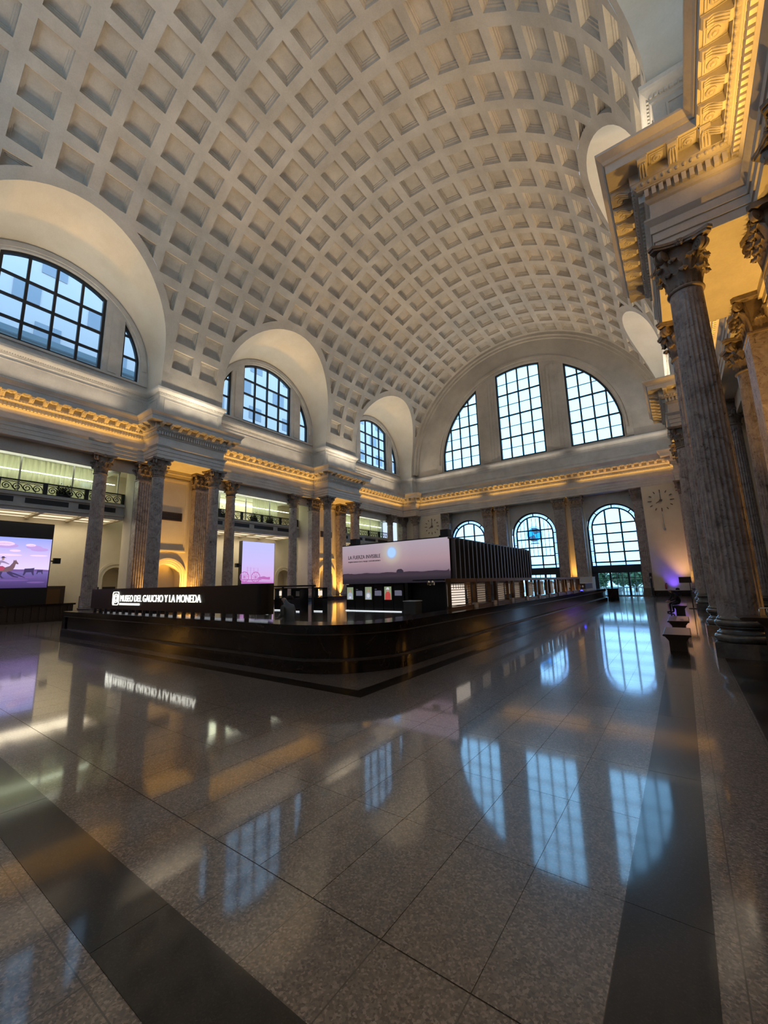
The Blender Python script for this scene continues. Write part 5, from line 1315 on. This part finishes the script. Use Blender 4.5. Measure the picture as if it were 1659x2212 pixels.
# display stands between the sign and the pavilion
rail = empty('gantry_rail', (-16.6, 13.25, 0.8)); tag(rail, 'thin black overhead rail linking the display stands', 'rail')
mb = MB(); mb.box(-5.4, 3.1, -0.04, 0.04, 1.18, 1.26); mb.build('beam', 'black_metal', rail)
mb = MB(); mb.box(-5.4, 3.1, 0.3, 0.36, 1.10, 1.14); mb.build('lower_beam', 'black_metal', rail)
for k in range(5): mb = MB(); mb.box(-5.3 + k*2.05, -5.24 + k*2.05, -0.04, 0.04, 0, 1.2); mb.build('post', 'black_metal', rail)
for k in range(8):
    x = -20.9 + k*0.92 + (0.12 if k % 2 else 0); st = empty('display_stand', (x, 13.9 + 0.5*(k % 3), 0.8))
    tag(st, 'tall black display stand with small lit exhibit, under the overhead rail', 'display stand', 'display stands under the overhead rail')
    mb = MB(); mb.box(-0.33, 0.33, -0.15, 0.15, 0, 0.62 + 0.04*(k % 2)); mb.build('stand_body', 'black_panel', st)
    mb = MB(); mb.box(-0.33, -0.29, -0.15, 0.15, 0.6, 1.1); mb.box(0.29, 0.33, -0.15, 0.15, 0.6, 1.1); mb.box(-0.33, 0.33, -0.15, 0.15, 1.06, 1.12); mb.build('stand_frame', 'black_metal', st)
    mb = MB(); mb.box(-0.12, 0.12, -0.02, 0.02, 0.74, 0.98); mb.build('exhibit_print', 'paper_glow' if k % 3 == 1 else 'paper_white', st)
    mb = MB(); mb.box(-0.3, 0.3, -0.17, -0.15, 0.01, 0.04); mb.build('light_strip', 'strip_light', st)
# ================================================================== TELLER SCREENS on the counter
XT = -6.45
for k in range(10):
    y = 12.55 + 2.15*k; wdt = 2.12; gw_ = 1.62 if k == 0 else 1.38; end = k >= 7
    u = empty('teller_screen', (XT, y, 1.10))
    tag(u, ('old bronze teller screen glowing gold near the far end of the counter' if end else 'curved bronze teller grille backed by glowing white paper, at the pavilion corner' if k == 0 else 'old bronze teller screen with barred window and paying opening'), 'teller screen', None if k == 0 else ('gold-lit teller screens' if end else 'bronze teller screens on the counter'))
    mb = MB(); mb.box(-0.10, 0.10, 0, wdt, 0.93, 1.06); mb.build('top_rail', 'bronze', u)
    mb = MB(); mb.box(-0.07, 0.07, 0, wdt, 0.0, 0.10); mb.build('bottom_rail', 'bronze', u)
    for yy in (0.0, gw_, wdt - 0.07):
        mb = MB(); mb.box(-0.06, 0.06, yy, yy + 0.07, 0.08, 0.94); mb.build('post', 'bronze', u)
    bow = lambda yy: (0.20 if k == 0 else 0.0)*math.sin(PI*min(max((yy - 0.07)/(gw_ - 0.07), 0), 1))
    for j in range(9):
        z = 0.16 + j*0.085; mb = MB()
        mb.tube([(bow(0.07 + (gw_ - 0.07)*t/8), 0.07 + (gw_ - 0.07)*t/8, z) for t in range(9)] if k == 0 else [(0, 0.06, z), (0, gw_, z)], 0.013, 5)
        mb.build('grille_bar', 'bronze', u)
    nb = 14 if k == 0 else 9
    for j in range(nb):
        yy = 0.07 + (gw_ - 0.07)*(j + 0.5)/nb; mb = MB(); mb.tube([(bow(yy), yy, 0.70), (bow(yy), yy, 0.94)], 0.010, 5); mb.build('grille_bar', 'bronze', u)
    mb = MB(); mb.box(-0.14, -0.10, 0.15, gw_ - 0.15, 0.12, 0.86); mb.build('backing_paper', 'paper_glow' if k == 0 else 'teller_paper', u)
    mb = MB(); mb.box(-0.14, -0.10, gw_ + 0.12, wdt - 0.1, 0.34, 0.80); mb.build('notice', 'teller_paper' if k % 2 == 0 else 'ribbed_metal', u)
    mb = MB(); mb.box(0.0, 0.12, gw_ + 0.22, gw_ + 0.50, 0.0, 0.16); mb.build('card_holder', 'pale_case', u)
spot('teller_lamp', (XT - 0.7, 12.6, 1.35), (0.7, 0, -0.1), 12, (1, 0.9, 0.75), 120, 0.8, 0.05)
area('teller_gold', (XT - 0.3, 31.0, 1.14), (0.3, 0, 1), 6.3, 0.1, 16, ORANGE)
# spot lamps on the rail by the grille
rail2 = empty('lamp_track', (-6.62, 12.5, 2.10)); tag(rail2, 'short black lamp track with two small lamps beside the curved grille', 'lamp')
mb = MB(); mb.box(-1.2, 0.06, -0.03, 0.03, 0.0, 0.05); mb.build('track', 'black_metal', rail2)
for dx in (-0.55, -0.40): mb = MB(); mb.lathe([(0.0, -0.16), (0.06, -0.15), (0.07, -0.05), (0.03, 0.0)], 10, dx, 0); mb.build('lamp_head', 'chrome', rail2)
# far end: low glazed case and black end block
fc = empty('display_case', (-7.2, 37.6, 1.10)); tag(fc, 'low pale glass case with small exhibits at the far end of the counter', 'display case')
mb = MB(); mb.box(-0.9, 0.9, -1.6, 1.6, 0.0, 0.12); mb.build('case_base', 'pale_case', fc)
mb = MB(); mb.box(-0.9, 0.9, -1.6, 1.6, 0.55, 0.60); mb.build('case_top', 'pale_case', fc)
mb = MB(); mb.box(-0.8, 0.8, -1.5, 1.5, 0.12, 0.55); mb.build('case_interior', 'dark_wood', fc)
for j in range(7): mb = MB(); mb.lathe([(0.05, 0.25), (0.07, 0.32), (0.05, 0.40), (0.0, 0.42)], 8, -0.65 + 0.21*j, -1.52); mb.build('exhibit', 'paper_white', fc)
wb = empty('white_cabinet', (-7.2, 40.8, 1.10)); tag(wb, 'plain white box cabinet behind the low glass case', 'cabinet')
mb = MB(); mb.box(-1.0, 0.7, -0.8, 0.8, 0.0, 1.05); mb.build('cabinet_body', 'pale_case', wb); mb = MB(); mb.box(-1.03, 0.73, -0.83, 0.83, 1.05, 1.1); mb.build('cabinet_lid', 'pale_case', wb)
eb = empty('end_block', (-5.36, 44.2, 0)); tag(eb, 'black marble end block closing the long counter', 'block')
mb = MB(); mb.box(-0.45, 0.45, -1.3, 1.3, 0.0, 1.0); mb.build('block_body', 'black_marble', eb); mb = MB(); mb.box(-0.5, 0.5, -1.35, 1.35, 1.0, 1.10); mb.build('block_top', 'black_marble', eb)

# ================================================================== BENCHES
def bench(y0, y1, label):
    b_ = empty('bench', (-0.34, (y0 + y1)/2, 0)); tag(b_, label, 'bench'); h = (y1 - y0)/2
    mb = MB(); pr_ = [(-0.30, 0.39), (-0.33, 0.41), (-0.33, 0.435), (-0.31, 0.45), (0.31, 0.45), (0.33, 0.435), (0.33, 0.41), (0.30, 0.39)]
    mb.prism(pr_, lambda u, v, t: (u, t, v), -h, h); mb.build('seat', 'bench_wood', b_)
    for yy in (-h + 0.08, h - 0.48):
        mb = MB(); q_ = [(-0.20, 0.0), (-0.20, 0.26), (-0.22, 0.30), (-0.27, 0.36), (-0.28, 0.39), (0.28, 0.39), (0.27, 0.36), (0.22, 0.30), (0.20, 0.26), (0.20, 0.0)]
        mb.prism(q_, lambda u, v, t: (u, t, v), yy, yy + 0.40); mb.build('leg', 'bench_wood', b_)
    mb = MB(); mb.box(-0.04, 0.04, -h + 0.3, h - 0.3, 0.08, 0.39); mb.build('stretcher', 'bench_wood', b_)
bench(14.2, 16.2, 'dark wooden bench, the empty one beside the big fluted column')
bench(18.5, 20.8, 'dark wooden bench, standing empty between two other benches')
bench(28.0, 30.3, 'dark wooden bench with a person seated on it')

# ================================================================== RECEPTION TABLES and small things on the right
def side_table(x, y, label, chrome):
    t = empty('side_desk', (x, y, 0)); tag(t, label, 'desk')
    mb = MB(); mb.prism([(-0.02, 1.03), (-0.06, 1.06), (-0.06, 1.08), (0.0, 1.10), (1.3, 1.10), (1.3, 1.03)], lambda u, v, q_: (u, q_, v), -0.4, 0.45); mb.build('desk_top', 'bench_wood', t)
    mb = MB(); mb.prism([(0.40, 0.0), (0.40, 0.85), (0.30, 0.95), (0.24, 1.03), (1.2, 1.03), (1.2, 0.0)], lambda u, v, q_: (u, q_, v), -0.3, 0.35); mb.build('pedestal', 'bench_wood', t)
    if chrome:
        for k, dx in enumerate((0.32, 0.46)):
            mb = MB(); P_ = [(dx, -0.1 + 0.06*k, 1.10), (dx, -0.1 + 0.06*k, 1.27), (dx + 0.03, -0.1 + 0.06*k, 1.30), (dx + 0.6, -0.1 + 0.06*k, 1.30), (dx + 0.63, -0.1 + 0.06*k, 1.27), (dx + 0.63, -0.1 + 0.06*k, 1.10)]
            mb.tube(P_, 0.012, 8); mb.build('chrome_loop', 'chrome', t, True)
side_table(0.98, 12.75, 'black moulded desk with chrome loop stands before the big fluted column', True)
side_table(1.30, 31.6, 'small black desk beside the distant column bases', False)
ss = empty('sign_stand', (0.30, 33.0, 0)); tag(ss, 'small dark notice board on a slim pole by the orange wall', 'sign stand')
mb = MB(); mb.lathe([(0.25, 0), (0.25, 0.03), (0.03, 0.05), (0.02, 1.75)], 12); mb.build('pole', 'black_metal', ss); mb = MB(); mb.box(-0.55, 0.10, -0.03, 0.0, 1.62, 2.0); mb.build('board', 'dark_wood', ss)
fx_ = empty('fire_extinguisher', (-1.55, 51.85, 0.75)); tag(fx_, 'red fire extinguisher hung on the clock wall', 'extinguisher')
mb = MB(); mb.lathe([(0.08, 0), (0.09, 0.03), (0.09, 0.45), (0.05, 0.52), (0.03, 0.55)], 12); mb.build('cylinder', 'red_paint', fx_, True); mb = MB(); mb.box(-0.03, 0.12, -0.03, 0.03, 0.55, 0.62); mb.build('valve', 'black_metal', fx_)
mb = MB(); mb.tube([(0.05, -0.05, 0.55), (0.14, -0.06, 0.45), (0.13, -0.06, 0.15)], 0.015, 6); mb.build('hose', 'black_metal', fx_, True)
pst = empty('lamp_post', (-2.75, 51.2, 0)); tag(pst, 'slim black post standing beside the glass door', 'post')
mb = MB(); mb.lathe([(0.28, 0), (0.28, 0.06), (0.10, 0.14), (0.10, 2.0), (0.13, 2.05), (0.13, 2.4), (0.0, 2.5)], 12); mb.build('shaft', 'black_metal', pst); mb = MB(); mb.box(-0.06, 0.06, -0.14, -0.12, 1.9, 2.1); mb.build('plate', 'chrome', pst)
bl = empty('blue_lamp', (-0.85, 51.45, 0)); tag(bl, 'small blue floodlight on the floor at the clock wall', 'lamp')
mb = MB(); mb.lathe([(0.10, 0.0), (0.14, 0.05), (0.16, 0.22)], 12); mb.build('lamp_body', 'black_metal', bl); mb = MB(); mb.lathe([(0.15, 0.22), (0.0, 0.225)], 12, cap=False); mb.build('lens', 'blue_light', bl)
spot('blue_spot', (-0.85, 51.45, 0.3), (0.0, 0.06, 1), 420, (0.14, 0.06, 1.0), 80, 1.0, 0.1)
bl2 = empty('blue_lamp', (-5.5, 31.5, 1.10)); tag(bl2, 'small blue lamp on the counter among the gold-lit teller screens', 'lamp')
mb = MB(); mb.lathe([(0.06, 0.0), (0.09, 0.02), (0.10, 0.10)], 12, -0.35); mb.build('lamp_body', 'black_metal', bl2); mb = MB(); mb.lathe([(0.095, 0.10), (0.05, 0.16), (0.0, 0.18)], 12, -0.35, cap=False); mb.build('lens', 'blue_light', bl2)
spot('orange_wall', (0.15, 50.7, 0.3), (0.01, 0.17, 1), 900, ORANGE, 62, 1.0, 0.15)
# clocks
for sg_, lab in ((-1, 'bar-marked wall clock showing eight, on the cream wall beside the pavilion'), (1, 'bar-marked wall clock with long pendulum, on the cream wall above the seated person')):
    cl = empty('wall_clock', (XE + sg_*14.0, YE + 0.03, 10.1)); tag(cl, lab, 'clock')
    for k in range(12):
        a = 2*PI*k/12; ln = 0.36 if k % 3 == 0 else 0.24; r0 = 0.92 if k % 3 else 0.82; wd = 0.04
        M = Matrix.Rotation(a, 4, 'Y'); mb = MB(); mb.box(-wd, wd, -0.06, -0.02, r0, r0 + ln); put('hour_mark', mb.data('hour_mark', 'clock_metal'), cl, mtx=M)
    for ang, ln, wd, nm in ((0.0, 0.80, 0.04, 'minute_hand'), (math.radians(240), 0.52, 0.055, 'hour_hand')):
        mb = MB(); mb.prism([(-wd, -0.15), (wd, -0.15), (wd*0.6, ln), (-wd*0.6, ln)], lambda u, v, t: (u, t, v), -0.09, -0.07); put(nm, mb.data(nm, 'clock_metal'), cl, mtx=Matrix.Rotation(ang, 4, 'Y'))
    mb = MB(); mb.prism(ell(0, 0, 0.13, 0.13, 16), lambda u, v, t: (u, t, v), -0.10, 0.0); mb.build('hub', 'clock_metal', cl)
    if sg_ > 0:
        mb = MB(); mb.box(-0.02, 0.02, -0.05, -0.02, -3.0, -1.4); mb.build('pendulum_rod', 'chrome', cl); mb = MB(); mb.prism(ell(0, -3.1, 0.12, 0.15, 14), lambda u, v, t: (u, t, v), -0.07, -0.02); mb.build('pendulum_bob', 'chrome', cl)

# ================================================================== PEOPLE
def skin_body(name, joints, bones, mats, loc, rz, parent_label, pick, sub=2):
    """joints: dict name -> (pos, radius); one continuous skinned mesh"""
    me = bpy.data.meshes.new(name); names = list(joints); idx = {n: i for i, n in enumerate(names)}
    me.from_pydata([joints[n][0] for n in names], [(idx[a], idx[b_]) for a, b_ in bones], [])
    o = bpy.data.objects.new(name, me); COL.objects.link(o)
    md = o.modifiers.new('skin', 'SKIN'); md.use_smooth_shade = True; md.branch_smoothing = 0.4
    sv = me.skin_vertices[0].data
    for n in names:
        r = joints[n][1]; sv[idx[n]].radius = (r, r) if not isinstance(r, tuple) else r
    sv[0].use_root = True
    sd = o.modifiers.new('sub', 'SUBSURF'); sd.levels = sub; sd.render_levels = sub
    bpy.context.view_layer.update()
    m2 = bpy.data.meshes.new_from_object(o.evaluated_get(bpy.context.evaluated_depsgraph_get()))
    bpy.data.objects.remove(o); m2.name = name
    m2.materials.clear()
    for q_ in mats: m2.materials.append(MATS[q_])
    for p in m2.polygons: p.material_index = pick(p.center); p.use_smooth = True
    return m2
def person(joints, bones, loc, rz, label, mats, pick, hat_mat, hat):
    r = empty('person', loc, rz); tag(r, label, 'person')
    put('body', skin_body('body', joints, bones, mats, loc, rz, label, pick), r)
    mb = MB(); mb.lathe(hat, 16); o = mb.build('cap', hat_mat, r, True); return r, o
def hand(J, B, wrist, root, d, up):
    d = Vector(d).normalized(); up = Vector(up).normalized(); sd = d.cross(up); w0 = Vector(root)
    J[wrist + '_palm'] = (tuple(w0 + d*0.05), 0.035); B.append((wrist, wrist + '_palm'))
    J[wrist + '_knuck'] = (tuple(w0 + d*0.095), 0.034); B.append((wrist + '_palm', wrist + '_knuck'))
    for i, (off, ln) in enumerate(((-0.032, 0.075), (-0.011, 0.085), (0.011, 0.08), (0.032, 0.062))):
        a = w0 + d*0.115 + sd*off; b_ = a + d*ln*0.55 - up*0.012; c = b_ + d*ln*0.35 - up*0.03
        for n_, p in (('a', a), ('b', b_), ('c', c)): J['%s_f%d%s' % (wrist, i, n_)] = (tuple(p), 0.0095)
        B += [(wrist + '_knuck', '%s_f%da' % (wrist, i)), ('%s_f%da' % (wrist, i), '%s_f%db' % (wrist, i)), ('%s_f%db' % (wrist, i), '%s_f%dc' % (wrist, i))]
    a = w0 + d*0.05 - sd*0.05; b_ = a + d*0.045 - sd*0.02
    J[wrist + '_t1'] = (tuple(a), 0.012); J[wrist + '_t2'] = (tuple(b_), 0.010); B += [(wrist + '_palm', wrist + '_t1'), (wrist + '_t1', wrist + '_t2')]
# seated person: facing -x, leaning forward with elbows on the knees
J = {'pelvis': ((0, 0, 0.625), 0.155), 'waist': ((-0.05, 0, 0.76), 0.15), 'chest': ((-0.19, 0, 0.98), 0.165), 'neck': ((-0.33, 0, 1.15), 0.062), 'head': ((-0.41, 0, 1.24), 0.095), 'crown': ((-0.44, 0, 1.34), 0.08), 'nose': ((-0.52, 0, 1.25), 0.018)}
B = [('pelvis', 'waist'), ('waist', 'chest'), ('chest', 'neck'), ('neck', 'head'), ('head', 'crown'), ('head', 'nose')]
for sg_, n_ in ((-1, 'l'), (1, 'r')):
    J['hip' + n_] = ((-0.06, sg_*0.10, 0.59), 0.10); J['knee' + n_] = ((-0.46, sg_*0.15, 0.53), 0.068); J['ank' + n_] = ((-0.44, sg_*0.14, 0.10), 0.048); J['toe' + n_] = ((-0.66, sg_*0.16, 0.045), 0.042)
    J['sh' + n_] = ((-0.22, sg_*0.19, 1.05), 0.075); J['el' + n_] = ((-0.36, sg_*0.24, 0.78), 0.055); J['wr' + n_] = ((-0.54, sg_*0.10, 0.70), 0.036)
    B += [('pelvis', 'hip' + n_), ('hip' + n_, 'knee' + n_), ('knee' + n_, 'ank' + n_), ('ank' + n_, 'toe' + n_), ('chest', 'sh' + n_), ('sh' + n_, 'el' + n_), ('el' + n_, 'wr' + n_)]
    hand(J, B, 'wr' + n_, J['wr' + n_][0], (-0.8, -sg_*0.3, -0.2), (0, 0, 1))
pick1 = lambda c: 2 if (c.x < -0.40 and c.z > 1.13 and c.z < 1.32) or (c.x < -0.56 and 0.55 < c.z < 0.8) else (1 if c.z < 0.60 else 0)
person(J, B, (-0.34, 29.2, -0.02), 0.5, 'person in dark clothes sitting hunched forward on a bench', ['dark_cloth', 'trousers', 'skin'], pick1, 'dark_cloth', [(0.0, 0.0)] * 0 + [(0.104, 1.29), (0.10, 1.35), (0.07, 1.40), (0.0, 1.42)])
bpy.data.objects[[o.name for o in bpy.data.objects if o.name.startswith('cap')][-1]].location = (-0.43, 0, 0)
# standing person behind the counter: bowed, facing -x
J = {'pelvis': ((0, 0, 0.95), 0.15), 'waist': ((-0.02, 0, 1.12), 0.15), 'chest': ((-0.10, 0, 1.36), 0.17), 'neck': ((-0.20, 0, 1.52), 0.06), 'head': ((-0.28, 0, 1.60), 0.095), 'crown': ((-0.31, 0, 1.69), 0.08), 'nose': ((-0.385, 0, 1.59), 0.018)}
B = [('pelvis', 'waist'), ('waist', 'chest'), ('chest', 'neck'), ('neck', 'head'), ('head', 'crown'), ('head', 'nose')]
for sg_, n_ in ((-1, 'l'), (1, 'r')):
    J['hip' + n_] = ((0, sg_*0.10, 0.90), 0.10); J['knee' + n_] = ((-0.03, sg_*0.11, 0.50), 0.068); J['ank' + n_] = ((0.02, sg_*0.11, 0.09), 0.048); J['toe' + n_] = ((-0.18, sg_*0.13, 0.045), 0.042)
    J['sh' + n_] = ((-0.11, sg_*0.20, 1.42), 0.08); J['el' + n_] = ((-0.06, sg_*0.26, 1.14), 0.058); J['wr' + n_] = ((-0.28, sg_*0.18, 1.06), 0.036)
    B += [('pelvis', 'hip' + n_), ('hip' + n_, 'knee' + n_), ('knee' + n_, 'ank' + n_), ('ank' + n_, 'toe' + n_), ('chest', 'sh' + n_), ('sh' + n_, 'el' + n_), ('el' + n_, 'wr' + n_)]
    hand(J, B, 'wr' + n_, J['wr' + n_][0], (-0.9, 0, -0.1), (0, 0, 1))
pick2 = lambda c: 2 if (c.x < -0.20 and c.z > 1.50) or (c.x < -0.30 and c.z < 1.15) else (1 if c.z < 0.95 else 0)
person(J, B, (-10.15, 8.85, 0), 0.0, 'person in dark padded jacket and black cap standing behind the counter', ['jacket', 'trousers', 'skin'], pick2, 'dark_cloth', [(0.105, 1.62), (0.104, 1.68), (0.08, 1.73), (0.0, 1.75)])
bpy.data.objects[[o.name for o in bpy.data.objects if o.name.startswith('cap')][-1]].location = (-0.29, 0, 0)

# ================================================================== OUTSIDE
fac = empty('neighbour_building', (-55, 20, 0)); tag(fac, 'white apartment facade seen through the side windows', 'building')
mb = MB(); mb.box(-6, 0, -34, 70, 0, 48); mb.build('facade', 'facade_white', fac)
mb = MB(); mb.box(0, 5.0, -34, 2, 0, 26.9); mb.build('lower_roof', 'facade_ledge', fac)
mb = MB(); mb.box(4.8, 5.3, -34, 2, 26.9, 27.5); mb.build('parapet', 'facade_ledge', fac)
fwm = MB(); fwm.box(0.0, 0.08, -1.2, 1.2, -1.1, 1.1); fw_me = fwm.data('window', 'facade_glass')
for a in range(15):
    for b_ in range(5): put('window', fw_me, fac, (0, -31.5 + a*7.0 + (2.2 if b_ % 2 else 0), 26.5 + b_*4.2))
mb = MB(); mb.box(-90, 60, 54.2, 130, -1.2, -0.02); struct(mb.build('floor', 'pale_balustrade'), 'pale paving outside the glass doors')
bs = MB(); bs.lathe([(0.10, 0.0), (0.10, 0.08), (0.05, 0.14), (0.11, 0.38), (0.05, 0.66), (0.09, 0.74), (0.09, 0.8)], 8); bs_me = bs.data('baluster', 'pale_balustrade', True)
bb = empty('balustrade', (XE + 9.1, 57.5, 0)); tag(bb, 'pale stone balustrade outside the glass door', 'balustrade')
mb = MB(); mb.box(-6, 6, -0.15, 0.15, 0.8, 0.95); mb.build('handrail', 'pale_balustrade', bb); mb = MB(); mb.box(-6, 6, -0.15, 0.15, -0.02, 0.0); mb.build('plinth', 'pale_balustrade', bb)
for k in range(30): put('baluster', bs_me, bb, (-5.8 + 0.4*k, 0, 0))
def tree(x, y, h, r, label):
    t = empty('tree', (x, y, -0.02)); tag(t, label, 'tree', 'trees beyond the glass doors')
    mb = MB(); mb.tube([(0, 0, 0), (0.1, 0, h*0.3), (0, 0.1, h*0.6)], [0.2, 0.16, 0.1], 8); mb.build('trunk', 'dark_wood', t)
    mb = MB()
    for i in range(900):
        a, b_, c = random.gauss(0, 1), random.gauss(0, 1), random.gauss(0, 1); l = math.sqrt(a*a + b_*b_ + c*c) or 1; k = r*random.random()**0.4
        p = Vector((a/l*k, b_/l*k, h*0.62 + c/l*k*0.8)); d = Vector((random.uniform(-1, 1), random.uniform(-1, 1), random.uniform(-1, 1)))*0.32; e = Vector((random.uniform(-1, 1), random.uniform(-1, 1), random.uniform(-1, 1)))*0.2
        mb.face([p - d, p + e, p + d, p - e])
    o = mb.build('foliage', 'hedge', t, recalc=False); o['kind'] = 'stuff'
for (x, y, h, r) in ((-10.2, 68, 3.2, 1.6), (-5.6, 69, 3.3, 1.6), (-7.8, 74, 3.4, 1.6), (-2.0, 70, 3.2, 1.5)): tree(x, y, h, r, 'low leafy green tree beyond the glass doors')
